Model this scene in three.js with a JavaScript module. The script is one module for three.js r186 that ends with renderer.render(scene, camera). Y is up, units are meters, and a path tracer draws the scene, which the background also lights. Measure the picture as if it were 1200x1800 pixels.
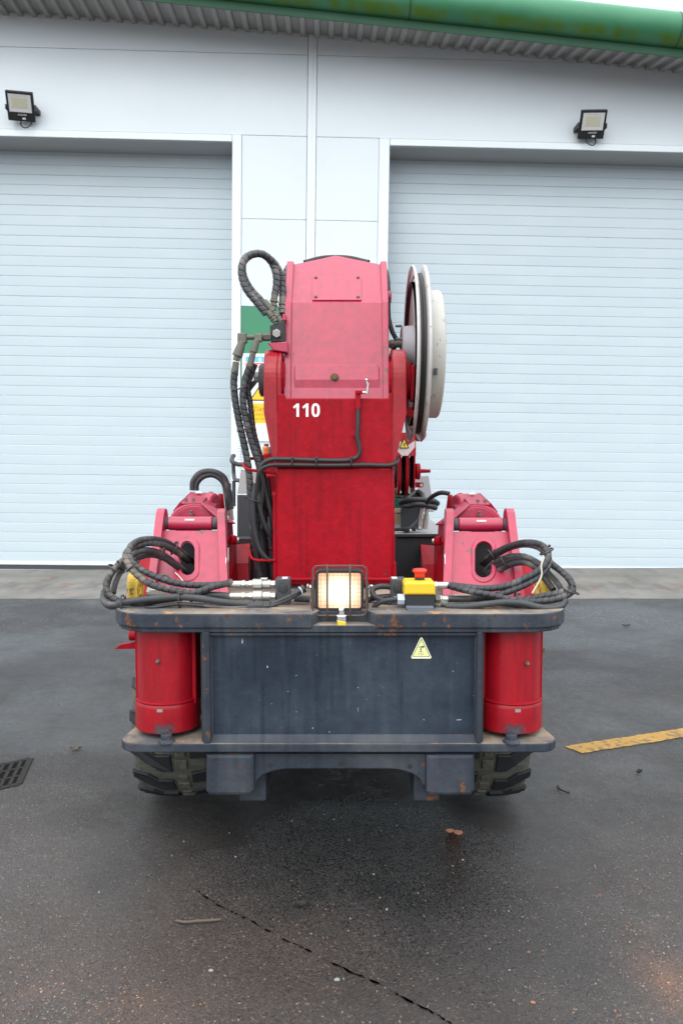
import * as THREE from 'three';
import { RoundedBoxGeometry } from 'three/addons/geometries/RoundedBoxGeometry.js';
import { ConvexGeometry } from 'three/addons/geometries/ConvexGeometry.js';
import { mergeGeometries } from 'three/addons/utils/BufferGeometryUtils.js';
import { RectAreaLightUniformsLib } from 'three/addons/lights/RectAreaLightUniformsLib.js';
import { FontLoader } from 'three/addons/loaders/FontLoader.js';
import { TextGeometry } from 'three/addons/geometries/TextGeometry.js';

// ------------------------------------------------------------------ camera, sky, sun, exposure
const scene = new THREE.Scene();
const FOCAL = 1451, EYE = 1.6, PITCH = Math.atan(100 / FOCAL);
const camera = new THREE.PerspectiveCamera(2 * Math.atan(900 / FOCAL) * 180 / Math.PI, 1200 / 1800, 0.1, 600);
camera.position.set(0, EYE, 0);
camera.rotation.x = -PITCH;
camera.focus = 3.4; camera.userData.fStop = 5.6;
const renderer = new THREE.WebGLRenderer({ antialias: true });
renderer.toneMapping = THREE.LinearToneMapping;
renderer.toneMappingExposure = 1.0;
renderer.shadowMap.enabled = true;
{ // an even overcast sky, brighter overhead and towards the hidden sun behind the camera
  const W = 256, H = 128, d = new Float32Array(W * H * 4);
  const s = new THREE.Vector3(-0.25, 0.75, 0.62).normalize(), v = new THREE.Vector3();
  for (let j = 0; j < H; j++) for (let i = 0; i < W; i++) {
    const th = ((j + .5) / H - .5) * Math.PI, ph = (i + .5) / W * 2 * Math.PI;
    v.set(-Math.cos(th) * Math.cos(ph), Math.sin(th), -Math.cos(th) * Math.sin(ph));
    const up = Math.max(0, v.y), g = Math.max(0, v.dot(s));
    const L = v.y < 0 ? 0.35 : (1.45 + 1.25 * up + 0.75 * g * g);
    const o = (j * W + i) * 4;
    d[o] = L * .955; d[o + 1] = L * 1.0; d[o + 2] = L * 1.045; d[o + 3] = 1;
  }
  const t = new THREE.DataTexture(d, W, H, THREE.RGBAFormat, THREE.FloatType);
  t.mapping = THREE.EquirectangularReflectionMapping; t.magFilter = THREE.LinearFilter; t.needsUpdate = true;
  scene.background = t; scene.environment = t;
}
const sun = new THREE.DirectionalLight(0xfff4e6, 0.6);
sun.position.set(-6, 18, 14.9); sun.target.position.set(0, 0, -4);
sun.castShadow = true; sun.shadow.radius = 45; sun.shadow.mapSize.set(2048, 2048);
Object.assign(sun.shadow.camera, { left: -14, right: 14, top: 14, bottom: -14, near: 1, far: 50 });
scene.add(sun, sun.target);

// ------------------------------------------------------------------ helpers
let seed = 7; const rnd = () => { seed = (seed * 1664525 + 1013904223) >>> 0; return seed / 4294967296; };
const V = (x, y, z) => new THREE.Vector3(x, y, z);
const sp = Math.sin(PITCH), cp = Math.cos(PITCH);
function ray(px, py) { const cx = (px - 600) / FOCAL, cy = -(py - 900) / FOCAL; return V(cx, cy * cp - sp, -cy * sp - cp); }
function P(px, py, D) { const r = ray(px, py), t = D / -r.z; return V(r.x * t, EYE + r.y * t, -D); }    // a point of the photograph at a distance
function G(px, py, h = 0) { const r = ray(px, py), t = (h - EYE) / r.y; return V(r.x * t, h, r.z * t); }   // a point of the ground
const S = (m, D) => m * D / FOCAL;
const origin = new Map(), taken = {};
function numbered(n) { const k = taken[n] = (taken[n] ?? -1) + 1; return k ? `${n}_${String(k).padStart(3, '0')}` : n; }
function thing(name, label, category, pos = V(0, 0, 0), group) {
  const o = new THREE.Group(); o.name = numbered(name); o.position.copy(pos); scene.add(o);
  o.userData = { label, category }; if (group) o.userData.group = group;
  origin.set(o, pos.clone()); return o;
}
function norm(g) { // non-indexed, with position, normal and uv only
  if (g.index) g = g.toNonIndexed();
  if (!g.attributes.normal) g.computeVertexNormals();
  if (!g.attributes.uv) boxUV(g);
  for (const k of Object.keys(g.attributes)) if (!['position', 'normal', 'uv', 'color'].includes(k)) g.deleteAttribute(k);
  g.clearGroups();
  return g;
}
function boxUV(g) { // uv in metres from the plane each face lies nearest to
  if (g.index) g = g.toNonIndexed();
  const p = g.attributes.position, uv = new Float32Array(p.count * 2), a = V(), b = V(), c = V();
  for (let i = 0; i < p.count; i += 3) {
    a.fromBufferAttribute(p, i); b.fromBufferAttribute(p, i + 1); c.fromBufferAttribute(p, i + 2);
    const n = b.clone().sub(a).cross(c.clone().sub(a)), x = Math.abs(n.x), y = Math.abs(n.y), z = Math.abs(n.z);
    [a, b, c].forEach((q, k) => {
      const [u, w] = x > y && x > z ? [q.z, q.y] : y > z ? [q.x, q.z] : [q.x, q.y];
      uv[(i + k) * 2] = u; uv[(i + k) * 2 + 1] = w;
    });
  }
  g.setAttribute('uv', new THREE.BufferAttribute(uv, 2));
  return g;
}
const join = gs => gs.length === 1 ? norm(gs[0]) : mergeGeometries(gs.map(norm));
function shadowed(m) { m.castShadow = true; m.receiveShadow = true; return m; }
function part(name, geo, m, parent) { // a child of a thing or of a part; geometry is given in the scene's own place
  let g = Array.isArray(geo) ? join(geo) : (geo.groups?.length && Array.isArray(m) ? geo : norm(geo));
  const o = origin.get(parent);
  if (o) g.translate(-o.x, -o.y, -o.z);
  const mesh = shadowed(new THREE.Mesh(g, m)); mesh.name = numbered(name); parent.add(mesh);
  if (o) origin.set(mesh, o);
  return mesh;
}
function subgroup(name, parent) { const o = new THREE.Group(); o.name = numbered(name); parent.add(o); origin.set(o, origin.get(parent)); return o; }
function solo(name, geo, m, label, category, group, kind) { // a thing of one mesh
  const g = Array.isArray(geo) ? join(geo) : norm(geo);
  g.computeBoundingBox(); const b = g.boundingBox, c = V((b.min.x + b.max.x) / 2, b.min.y, (b.min.z + b.max.z) / 2);
  g.translate(-c.x, -c.y, -c.z);
  const mesh = shadowed(new THREE.Mesh(g, m)); mesh.name = numbered(name); mesh.position.copy(c); scene.add(mesh);
  mesh.userData = kind ? { kind } : { label, category }; if (group) mesh.userData.group = group; if (kind && label) { mesh.userData.label = label; }
  return mesh;
}
function topSplit(g, limit = .75) { // second material slot for the faces that look up
  g = norm(g); const p = g.attributes.position, nrm = g.attributes.normal, idx = [[], []];
  const a = V(), b = V(), c = V();
  for (let i = 0; i < p.count; i += 3) {
    a.fromBufferAttribute(p, i); b.fromBufferAttribute(p, i + 1); c.fromBufferAttribute(p, i + 2);
    const n = b.sub(a).cross(c.sub(a)).normalize(); idx[n.y > limit ? 1 : 0].push(i, i + 1, i + 2);
  }
  g.setIndex([...idx[0], ...idx[1]]); g.addGroup(0, idx[0].length, 0); g.addGroup(idx[0].length, idx[1].length, 1);
  return g;
}
function bx(x0, x1, y0, y1, z0, z1, r = .004) {
  const w = Math.abs(x1 - x0), h = Math.abs(y1 - y0), d = Math.abs(z1 - z0);
  const g = new RoundedBoxGeometry(w, h, d, 2, Math.min(r, w / 2.1, h / 2.1, d / 2.1));
  g.translate((x0 + x1) / 2, (y0 + y1) / 2, (z0 + z1) / 2); return boxUV(g.index ? g.toNonIndexed() : g);
}
function pbx(px0, px1, py0, py1, D, depth, r = .004) { // a box whose front is given in the photograph at distance D
  const a = P(px0, py0, D), b = P(px1, py1, D); return bx(a.x, b.x, b.y, a.y, -D, -D - depth, r);
}
function slab(pts, t, bev = .003, holes = [], seg = 2) { // a planar outline turned into a plate of thickness t behind it
  const n = V(0, 0, 0);
  for (let i = 0; i < pts.length; i++) { const a = pts[i], b = pts[(i + 1) % pts.length]; n.add(V((a.y - b.y) * (a.z + b.z), (a.z - b.z) * (a.x + b.x), (a.x - b.x) * (a.y + b.y))); }
  n.normalize(); if (n.z < -1e-6 || (Math.abs(n.z) < 1e-6 && n.y < 0)) n.negate();
  const ex = pts[1].clone().sub(pts[0]); ex.addScaledVector(n, -ex.dot(n)).normalize(); const ey = n.clone().cross(ex);
  const to2 = q => { const d = q.clone().sub(pts[0]); return new THREE.Vector2(d.dot(ex), d.dot(ey)); };
  const s = new THREE.Shape(pts.map(to2)); for (const h of holes) s.holes.push(new THREE.Path(h.map(to2)));
  bev = Math.min(bev, t / 2.2);
  const g = new THREE.ExtrudeGeometry(s, { depth: t - 2 * bev, bevelEnabled: bev > 0, bevelSize: bev, bevelThickness: bev, bevelOffset: -bev, bevelSegments: seg, curveSegments: 12 });
  g.translate(0, 0, -(t - bev));
  g.applyMatrix4(new THREE.Matrix4().makeBasis(ex, ey, n).setPosition(pts[0]));
  return boxUV(g);
}
const hull = pts => boxUV(new ConvexGeometry(pts));
function xplate(prof, x0, x1, bev = .003, holes = []) { // a profile in (z, y), extruded across x
  const s = new THREE.Shape(prof.map(([z, y]) => new THREE.Vector2(z, y)));
  for (const h of holes) s.holes.push(new THREE.Path(h.map(([z, y]) => new THREE.Vector2(z, y))));
  const t = Math.abs(x1 - x0), b = Math.min(bev, t / 2.2);
  const g = new THREE.ExtrudeGeometry(s, { depth: t - 2 * b, bevelEnabled: true, bevelSize: b, bevelThickness: b, bevelOffset: -b, bevelSegments: 2, curveSegments: 16 });
  g.applyMatrix4(new THREE.Matrix4().makeBasis(V(0, 0, 1), V(0, 1, 0), V(-1, 0, 0))); g.translate(Math.max(x0, x1) - b, 0, 0);
  return boxUV(g);
}
function orient(g, a, b) { // a solid built up the y axis, laid from a towards b
  const d = b.clone().sub(a).normalize();
  g.applyQuaternion(new THREE.Quaternion().setFromUnitVectors(V(0, 1, 0), d)); g.translate(a.x, a.y, a.z); return g;
}
function rod(a, b, r, r1 = r, seg = 20, ch = Math.min(r, r1) * .12) {
  const h = a.distanceTo(b);
  const g = new THREE.LatheGeometry([[0, 0], [r - ch, 0], [r, ch], [r1, h - ch], [r1 - ch, h], [0, h]].map(q => new THREE.Vector2(Math.max(q[0], 1e-5), q[1])), seg);
  const k = g.toNonIndexed(); k.computeVertexNormals(); // crisp ends, smoothed below
  const p = k.attributes.position, n = k.attributes.normal;
  for (let i = 0; i < p.count; i++) { const y = p.getY(i); const R = Math.hypot(p.getX(i), p.getZ(i)); if (seg > 8 && Math.abs(n.getY(i)) < .5 && R > 1e-4) { const ny = n.getY(i), q = Math.sqrt(1 - ny * ny) / R; n.setXYZ(i, p.getX(i) * q, ny, p.getZ(i) * q); } }
  return orient(k, a, b);
}
const hex = (a, b, r) => rod(a, b, r, r, 6, r * .08);
function ball(c, r, sx = 1, sy = 1, sz = 1) { const g = new THREE.SphereGeometry(r, 14, 10); g.scale(sx, sy, sz); g.translate(c.x, c.y, c.z); return g; }
function sweep(pts, r, kind = 'plain', closed = false) { // a hose: plain, with a spiral guard, or corrugated
  const curve = new THREE.CatmullRomCurve3(pts, closed, 'centripetal'), L = curve.getLength();
  const pitch = kind === 'wrap' ? .026 : kind === 'ring' ? .0075 : 0, radial = kind === 'plain' ? 12 : 14;
  const step = kind === 'wrap' ? .0029 : kind === 'ring' ? .0019 : .014;
  const N = Math.max(8, Math.ceil(L / step)), fr = curve.computeFrenetFrames(N, closed);
  const pos = [], uv = [], idx = [], col = [], q = V();
  for (let i = 0; i <= N; i++) {
    const s = i / N * L; curve.getPointAt(i / N, q);
    for (let j = 0; j <= radial; j++) {
      const a = j / radial * 2 * Math.PI; let R = r, dk = 1;
      if (kind === 'wrap') { const f = ((s / pitch + j / radial) % 1 + 1) % 1; R = f < .13 ? r * .84 : r * (1.0 + .03 * f); dk = f < .13 ? .28 : 1; }
      if (kind === 'ring') { const f = (s / pitch) % 1; R = r * (f < .45 ? .88 : 1.03); }
      const n = fr.normals[i], b = fr.binormals[i], c = Math.cos(a) * R, d = Math.sin(a) * R;
      pos.push(q.x + n.x * c + b.x * d, q.y + n.y * c + b.y * d, q.z + n.z * c + b.z * d); uv.push(j / radial * 2 * Math.PI * r, s); col.push(dk, dk, dk);
    }
  }
  const w = radial + 1;
  for (let i = 0; i < N; i++) for (let j = 0; j < radial; j++) { const a = i * w + j; idx.push(a, a + 1, a + w, a + 1, a + w + 1, a + w); }
  const g = new THREE.BufferGeometry(); g.setAttribute('position', new THREE.Float32BufferAttribute(pos, 3)); g.setAttribute('uv', new THREE.Float32BufferAttribute(uv, 2)); if (kind === 'wrap') g.setAttribute('color', new THREE.Float32BufferAttribute(col, 3)); g.setIndex(idx);
  g.computeVertexNormals();
  return g.toNonIndexed();
}
const pt = l => l.map(([x, y, D]) => P(x, y, D));
function decal(q, m) { // a flat sticker on four corners: lower left, lower right, upper right, upper left
  const g = new THREE.BufferGeometry(); const [a, b, c, d] = q;
  g.setAttribute('position', new THREE.Float32BufferAttribute([a, b, c, a, c, d].flatMap(v => [v.x, v.y, v.z]), 3));
  g.setAttribute('uv', new THREE.Float32BufferAttribute([0, 0, 1, 0, 1, 1, 0, 0, 1, 1, 0, 1], 2)); g.computeVertexNormals(); return g;
}

// ------------------------------------------------------------------ noise and textures
const hash = (x, y, s) => { let h = (x * 374761393 + y * 668265263 + s * 974711) | 0; h = Math.imul(h ^ (h >>> 13), 1274126177); return ((h ^ (h >>> 16)) >>> 0) / 4294967296; };
function vn(x, y, per, s) { // tiling value noise
  const xi = Math.floor(x), yi = Math.floor(y), fx = x - xi, fy = y - yi, u = fx * fx * (3 - 2 * fx), w = fy * fy * (3 - 2 * fy), m = k => ((k % per) + per) % per;
  const a = hash(m(xi), m(yi), s), b = hash(m(xi + 1), m(yi), s), c = hash(m(xi), m(yi + 1), s), d = hash(m(xi + 1), m(yi + 1), s);
  return a + (b - a) * u + (c - a) * w + (a - b - c + d) * u * w;
}
function fbm(x, y, per, s, oct = 4) { let v = 0, a = .5, t = 0; for (let i = 0; i < oct; i++) { v += a * vn(x, y, per, s + i * 17); t += a; a *= .55; x *= 2; y *= 2; per *= 2; } return v / t; }
const sm = (a, b, x) => { const t = Math.min(1, Math.max(0, (x - a) / (b - a))); return t * t * (3 - 2 * t); };
function tex(n, fn, srgb = true, reps = 1) {
  const d = new Uint8Array(n * n * 4);
  for (let j = 0; j < n; j++) for (let i = 0; i < n; i++) {
    const c = fn(i / n, j / n, i, j), o = (j * n + i) * 4;
    if (typeof c === 'number') d[o] = d[o + 1] = d[o + 2] = Math.max(0, Math.min(255, c * 255)); else for (let k = 0; k < 3; k++) d[o + k] = Math.max(0, Math.min(255, c[k]));
    d[o + 3] = 255;
  }
  const t = new THREE.DataTexture(d, n, n); t.wrapS = t.wrapT = THREE.RepeatWrapping; t.magFilter = THREE.LinearFilter; t.minFilter = THREE.LinearMipmapLinearFilter; t.generateMipmaps = true;
  if (srgb) t.colorSpace = THREE.SRGBColorSpace; t.repeat.set(1 / reps, 1 / reps); t.needsUpdate = true; return t;
}
const mix3 = (a, b, t) => [a[0] + (b[0] - a[0]) * t, a[1] + (b[1] - a[1]) * t, a[2] + (b[2] - a[2]) * t];
// chipped, slightly dusty paint over primer and rust
function paintTex(base, dusty, chip, o = {}) {
  return tex(1024, (u, v, i, j) => {
    let c = base; const a = fbm(u * 5, v * 5, 5, 3), b = fbm(u * 40, v * 40, 40, 9, 2), st = fbm(u * 48, v * 3, 48, 21, 2), gr = fbm(u * 34 + .3 * a, v * 2.2, 34, 88, 3), sc = vn(u * 220 + v * 9, v * 3, 4096, 13);
    c = mix3(c, dusty, (o.dust ?? .25) * sm(.35, .8, a) + (o.streak ?? .1) * sm(.45, .8, st));
    const dk = (o.dirt ?? .35) * sm(.56, .82, gr) + (o.dirt ?? .35) * .7 * sm(.5, .85, fbm(u * 3, v * 3, 3, 57, 5)); c = mix3(c, [c[0] * .5, c[1] * .55 + 6, c[2] * .6 + 4], dk);
    if (sc > .985 && a > .52) c = mix3(c, dusty, .5);
    if (o.drop) { const e2 = vn(u * 64, v * 64, 64, 73); if (e2 > .978) c = mix3(c, [205, 208, 208], .9 * sm(.978, .987, e2)); }
    const k = 1 + (b - .5) * .16; c = [c[0] * k, c[1] * k, c[2] * k];
    if (hash(i, j, 5) > (o.speck ?? .997)) c = mix3(c, o.speckc ?? [225, 160, 165], .4);
    const e = fbm(u * 26, v * 26, 26, 41, 5) * .72 + .28 * fbm(u * 4, v * 4, 4, 63, 2), lim = o.chip ?? .72; if (e > lim) c = mix3(c, mix3(chip, o.chip2 ?? [70, 52, 46], sm(.35, .65, fbm(u * 70, v * 70, 70, 8, 2))), sm(lim, lim + .012, e) * (.6 + .4 * b));
    return c;
  });
}
const T = {};
T.red = paintTex([150, 8, 25], [160, 28, 42], [120, 70, 55], { chip: .735, speck: .985, streak: .14, dust: .2, dirt: .2 });
T.skyRed = paintTex([164, 22, 62], [170, 46, 70], [112, 74, 60], { chip: .71, speck: .997, dust: .18, dirt: .07 });  // same red paint, shifted pink in the colour for sky sheen
T.navy = paintTex([40, 48, 60], [64, 73, 83], [140, 82, 48], { chip: .77, speck: .9994, speckc: [255, 255, 255], dust: .6, streak: .22, dirt: .4, drop: true });
T.frame = paintTex([47, 53, 63], [80, 82, 86], [118, 74, 50], { chip: .668, speck: .999, speckc: [200, 200, 200], dust: .6, streak: .1 });
T.deck = tex(512, (u, v) => { let c = mix3([96, 90, 86], [150, 134, 116], sm(.3, .75, fbm(u * 6, v * 6, 6, 3, 5))); const e = fbm(u * 12, v * 12, 12, 77, 4); c = mix3(c, [176, 128, 76], .75 * sm(.64, .74, e)); return mix3(c, [70, 72, 78], .6 * sm(.62, .7, fbm(u * 7, v * 7, 7, 99, 4))); });
T.peel = tex(512, (u, v) => .5 + .5 * (fbm(u * 90, v * 90, 90, 5, 2) - .5) + .5 * (fbm(u * 6, v * 6, 6, 8, 3) - .5), false);
T.rough = tex(512, (u, v) => .62 + .5 * (fbm(u * 7, v * 7, 7, 31, 5) - .5), false);
T.grime = tex(512, (u, v) => { let c = mix3([190, 189, 186], [204, 203, 200], fbm(u * 6, v * 6, 6, 61, 5)); c = mix3(c, [120, 104, 90], .4 * sm(.64, .82, fbm(u * 11, v * 11, 11, 62, 5))); return mix3(c, [98, 84, 72], sm(.79, .82, fbm(u * 40, v * 40, 40, 64, 3)) * .7); }, true, .5);
T.yellow = paintTex([226, 186, 70], [200, 160, 80], [96, 84, 60], { chip: .63, dust: .4 });
T.hose = tex(512, (u, v) => mix3([46, 47, 50], [112, 106, 100], .72 * sm(.42, .8, fbm(u * 9, v * 9, 9, 12, 4))), true, .6);
T.grit = tex(512, (u, v) => mix3([92, 92, 86], [140, 138, 128], fbm(u * 24, v * 24, 24, 6, 4)), true, .5);
T.gritB = tex(256, (u, v) => fbm(u * 30, v * 30, 30, 16, 3), false, .4);
// stones of the tarmac: nearest jittered cell, its own tone, and how close its rim is
const STONES = 430, SN = 2048, stoneTone = new Float32Array(SN * SN), stoneH = new Float32Array(SN * SN);
for (let j = 0; j < SN; j++) for (let i = 0; i < SN; i++) {
  const x = i / SN * STONES, y = j / SN * STONES, xi = Math.floor(x), yi = Math.floor(y); let d1 = 9, d2 = 9, id = 0;
  for (let a = -1; a < 2; a++) for (let b = -1; b < 2; b++) { const cx = (xi + a + STONES) % STONES, cy = (yi + b + STONES) % STONES, dx = xi + a + hash(cx, cy, 1) - x, dy = yi + b + hash(cx, cy, 2) - y, d = dx * dx + dy * dy; if (d < d1) { d2 = d1; d1 = d; id = hash(cx, cy, 3); } else if (d < d2) d2 = d; }
  stoneTone[j * SN + i] = id; stoneH[j * SN + i] = sm(0, .45, Math.sqrt(d2) - Math.sqrt(d1)) * (.35 + .65 * hash(id * 1e6 | 0, 7, 4));
}
T.asphalt = tex(SN, (u, v, i, j) => {
  const o = j * SN + i, id = stoneTone[o], big = fbm(u * 8, v * 8, 8, 60, 5); let k = 70 + 28 * (big - .5) + 34 * (stoneH[o] - .4) + (id > .9 ? 34 * stoneH[o] : 0) - (id < .2 ? 12 : 0);
  return id > .985 ? [k * 1.5, k * 1.3, k * 1.15] : [k * 1.02, k * .99, k * .985];
}, true, 2.4);
T.asphaltB = tex(SN, (u, v, i, j) => .8 * stoneH[j * SN + i] + .2 * fbm(u * 60, v * 60, 60, 25, 2), false, 2.4);
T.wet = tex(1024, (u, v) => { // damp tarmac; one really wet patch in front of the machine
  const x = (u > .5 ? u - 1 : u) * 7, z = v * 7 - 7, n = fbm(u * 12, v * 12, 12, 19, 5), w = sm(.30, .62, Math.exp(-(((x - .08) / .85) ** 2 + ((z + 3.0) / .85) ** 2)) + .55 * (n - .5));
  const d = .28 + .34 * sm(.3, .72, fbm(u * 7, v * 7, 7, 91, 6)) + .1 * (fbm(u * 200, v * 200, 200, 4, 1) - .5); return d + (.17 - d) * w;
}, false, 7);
T.concrete = tex(1024, (u, v) => { let c = mix3([104, 102, 97], [142, 139, 132], fbm(u * 6, v * 6, 6, 55, 6)); c = mix3(c, [96, 88, 84], .6 * sm(.52, .75, fbm(u * 10, v * 4, 4, 71, 4))); return mix3(c, [176, 126, 100], .35 * sm(.62, .75, fbm(u * 16, v * 16, 16, 14, 3))); }, true, 2.5);
T.clad = tex(512, (u, v) => mix3([210, 219, 224], [217, 225, 229], fbm(u * 5, v * 5, 5, 33, 5)), true, 3);
T.slat = tex(512, (u, v) => mix3([186, 199, 206], [194, 206, 212], fbm(u * 6, v * 6, 6, 34, 5)), true, 4);
T.gutter = tex(512, (u, v) => mix3([56, 122, 88], [78, 140, 104], fbm(u * 6, v * 6, 6, 35, 5)), true, 2);
T.wear = tex(512, (u, v) => { let c = mix3([186, 142, 62], [160, 122, 60], fbm(u * 12, v * 12, 12, 45, 4)); return mix3(c, [92, 84, 76], sm(.52, .70, fbm(u * 30, v * 30, 30, 46, 4)) * .62); }, true, .8);
function std(o) { return new THREE.MeshPhysicalMaterial({ roughness: .6, ...o }); }
const c3 = (r, g, b) => new THREE.Color().setRGB(r, g, b);
const M = {
  red: std({ map: T.red, roughness: .45, specularIntensity: .3, bumpMap: T.peel, bumpScale: .0010 }),
  gloss: std({ map: T.red, roughness: .42, clearcoat: .5, clearcoatRoughness: .3, specularIntensity: .4, bumpMap: T.peel, bumpScale: .0008 }),
  skyRed: std({ map: T.skyRed, roughness: .45, clearcoat: .68, clearcoatRoughness: .36, bumpMap: T.peel, bumpScale: .0008 }),
  navy: std({ map: T.navy, roughness: .5, specularIntensity: .5, bumpMap: T.peel, bumpScale: .0012, roughnessMap: T.rough }),
  frame: std({ map: T.frame, roughness: .62, specularIntensity: .6, bumpMap: T.peel, bumpScale: .0018 }),
  deck: std({ map: T.deck, roughness: .9, bumpMap: T.peel, bumpScale: .001 }),
  yellow: std({ map: T.yellow, roughness: .6 }),
  hose: std({ map: T.hose, roughness: .55 }), wrapB: std({ map: T.hose, color: c3(1.5, 1.36, 1.24), roughness: .6, vertexColors: true }), mastHose: std({ map: T.hose, color: c3(.9, .92, .95), roughness: .5, vertexColors: true }), darkWrap: std({ color: c3(.021, .021, .023), roughness: .5, vertexColors: true }),
  wrap: std({ map: T.hose, color: c3(1.4, 1.42, 1.44), roughness: .42, vertexColors: true }),
  rubberHose: std({ color: c3(.021, .021, .023), roughness: .5 }),
  conduit: std({ color: c3(.045, .048, .052), roughness: .5 }),
  tie: std({ color: c3(.03, .03, .032), roughness: .5 }),
  pitch: std({ color: c3(.006, .006, .006), roughness: .95, specularIntensity: .2 }), black: std({ color: c3(.018, .019, .021), roughness: .5 }),
  dark: std({ color: c3(.030, .032, .036), roughness: .55 }),
  charcoal: std({ color: c3(.055, .058, .066), roughness: .6 }),
  zinc: std({ color: c3(.50, .48, .44), metalness: .75, roughness: .38 }),
  dusty: std({ map: T.grit, color: c3(.75, .73, .7), metalness: .25, roughness: .6 }),
  steel: std({ color: c3(.6, .6, .58), metalness: .85, roughness: .3 }),
  reel: std({ map: T.grime, color: c3(.95, .92, .92), roughness: .42, metalness: .15, bumpMap: T.peel, bumpScale: .0006 }),
  reelDrum: std({ map: T.grime, color: c3(.92, .9, .85), roughness: .55 }),
  tyre: std({ map: T.grit, color: c3(.52, .52, .5), roughness: .95, bumpMap: T.gritB, bumpScale: .004 }),
  lug: std({ color: c3(.016, .017, .021), roughness: .6, bumpMap: T.gritB, bumpScale: .0006 }),
  clad: std({ map: T.clad, roughness: .5 }), trim: std({ color: c3(.73, .79, .82), roughness: .45 }),
  slat: std({ map: T.slat, roughness: .48 }), soffit: std({ color: c3(.31, .30, .29), roughness: .6 }),
  gutter: std({ map: T.gutter, roughness: .5, specularIntensity: .7, vertexColors: true }), green: std({ color: c3(.045, .235, .125), roughness: .45 }),
  seal: std({ color: c3(.05, .055, .06), roughness: .7 }), reveal: std({ color: c3(.33, .34, .34), roughness: .6 }),
  white: std({ color: c3(.8, .8, .8), roughness: .5 }), tan: std({ color: c3(.52, .40, .28), roughness: .85 }),
  bottle: std({ color: c3(.01, .20, .14), roughness: .3 }), orange: std({ color: c3(.75, .17, .02), roughness: .35 }), amber: std({ color: c3(.85, .33, .02), roughness: .3 }),
  estopRed: std({ color: c3(.72, .035, .02), roughness: .4 }), estopYellow: std({ color: c3(.78, .50, .02), roughness: .45 }), gland: std({ color: c3(.50, .58, .68), roughness: .5 }),
  grey: std({ color: c3(.36, .36, .37), roughness: .6 }), rust: std({ color: c3(.16, .085, .05), roughness: .9 }),
};
function canvasMat(w, h, draw, o = {}) {
  const c = document.createElement('canvas'); c.width = w; c.height = h; const x = c.getContext('2d'); draw(x, w, h);
  const t = new THREE.CanvasTexture(c); t.colorSpace = THREE.SRGBColorSpace; return std({ map: t, roughness: .5, ...o });
}

// ------------------------------------------------------------------ ground
{
  const N = 340, warp = t => 3.2 * Math.sinh(t * 3.9) / Math.sinh(1) * .9, g = new THREE.PlaneGeometry(2, 2, N, N); g.rotateX(-Math.PI / 2);
  const p = g.attributes.position, uv = g.attributes.uv, col = [];
  const blob = (x, z, q, rx, rz) => Math.exp(-(((x - q.x) / rx) ** 2 + ((z - q.z) / rz) ** 2));
  const mudA = G(90, 1770), mudB = G(1170, 1720), pale = G(1000, 1188), brown = G(430, 1660), wetShade = G(650, 1560), wetB = G(1050, 1560), dk = G(230, 1290), wetC = G(880, 1680);
  for (let i = 0; i < p.count; i++) {
    const x = warp(p.getX(i)), z = warp(p.getZ(i)) - 3.6; p.setXYZ(i, x, 0, z); uv.setXY(i, x, z);
    const n = fbm(x * .45 + 50, z * .45 + 50, 4096, 5, 5), m = fbm(x * 2.2 + 90, z * 2.2 + 90, 4096, 15, 5);
    let k = .84 + .5 * (n - .5) + .35 * (m - .5), c = [k, k, k * 1.0];
    c = mix3(c, [2.2, 1.5, 1.15], .85 * blob(x, z, mudA, .32, .14) * sm(.42, .66, m));
    c = mix3(c, [2.4, 1.6, 1.2], .9 * blob(x, z, mudB, .07, .16) * sm(.42, .6, m));
    c = mix3(c, [1.9, 2.0, 2.2], .7 * blob(x, z, pale, .45, .13) * sm(.42, .62, m));
    c = mix3(c, [1.15, .95, .82], .55 * blob(x, z, brown, .5, .35));
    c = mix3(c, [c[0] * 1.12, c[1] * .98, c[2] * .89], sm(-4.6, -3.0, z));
    c = mix3(c, [.08, .078, .075], .95 * blob(x, z, wetShade, .60, .60) * (.7 + .3 * sm(.3, .5, m))); c = mix3(c, [.10, .10, .10], .85 * blob(x, z, G(600, 1420), .95, .5)); c = mix3(c, [.35, .34, .33], .5 * blob(x, z, wetC, .35, .35));  // machine's shade painted into the colour, over the damp patch and underneath
    c = mix3(c, [.62, .62, .65], .7 * blob(x, z, dk, .5, .12) * sm(.4, .6, m));
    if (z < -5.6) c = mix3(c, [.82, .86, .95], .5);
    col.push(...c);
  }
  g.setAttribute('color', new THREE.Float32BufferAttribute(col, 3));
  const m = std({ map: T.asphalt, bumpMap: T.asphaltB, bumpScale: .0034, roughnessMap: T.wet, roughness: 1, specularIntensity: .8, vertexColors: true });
  g.computeVertexNormals();
  const mesh = shadowed(new THREE.Mesh(g, m)); mesh.name = 'ground'; mesh.userData.kind = 'structure'; scene.add(mesh);
}
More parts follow.
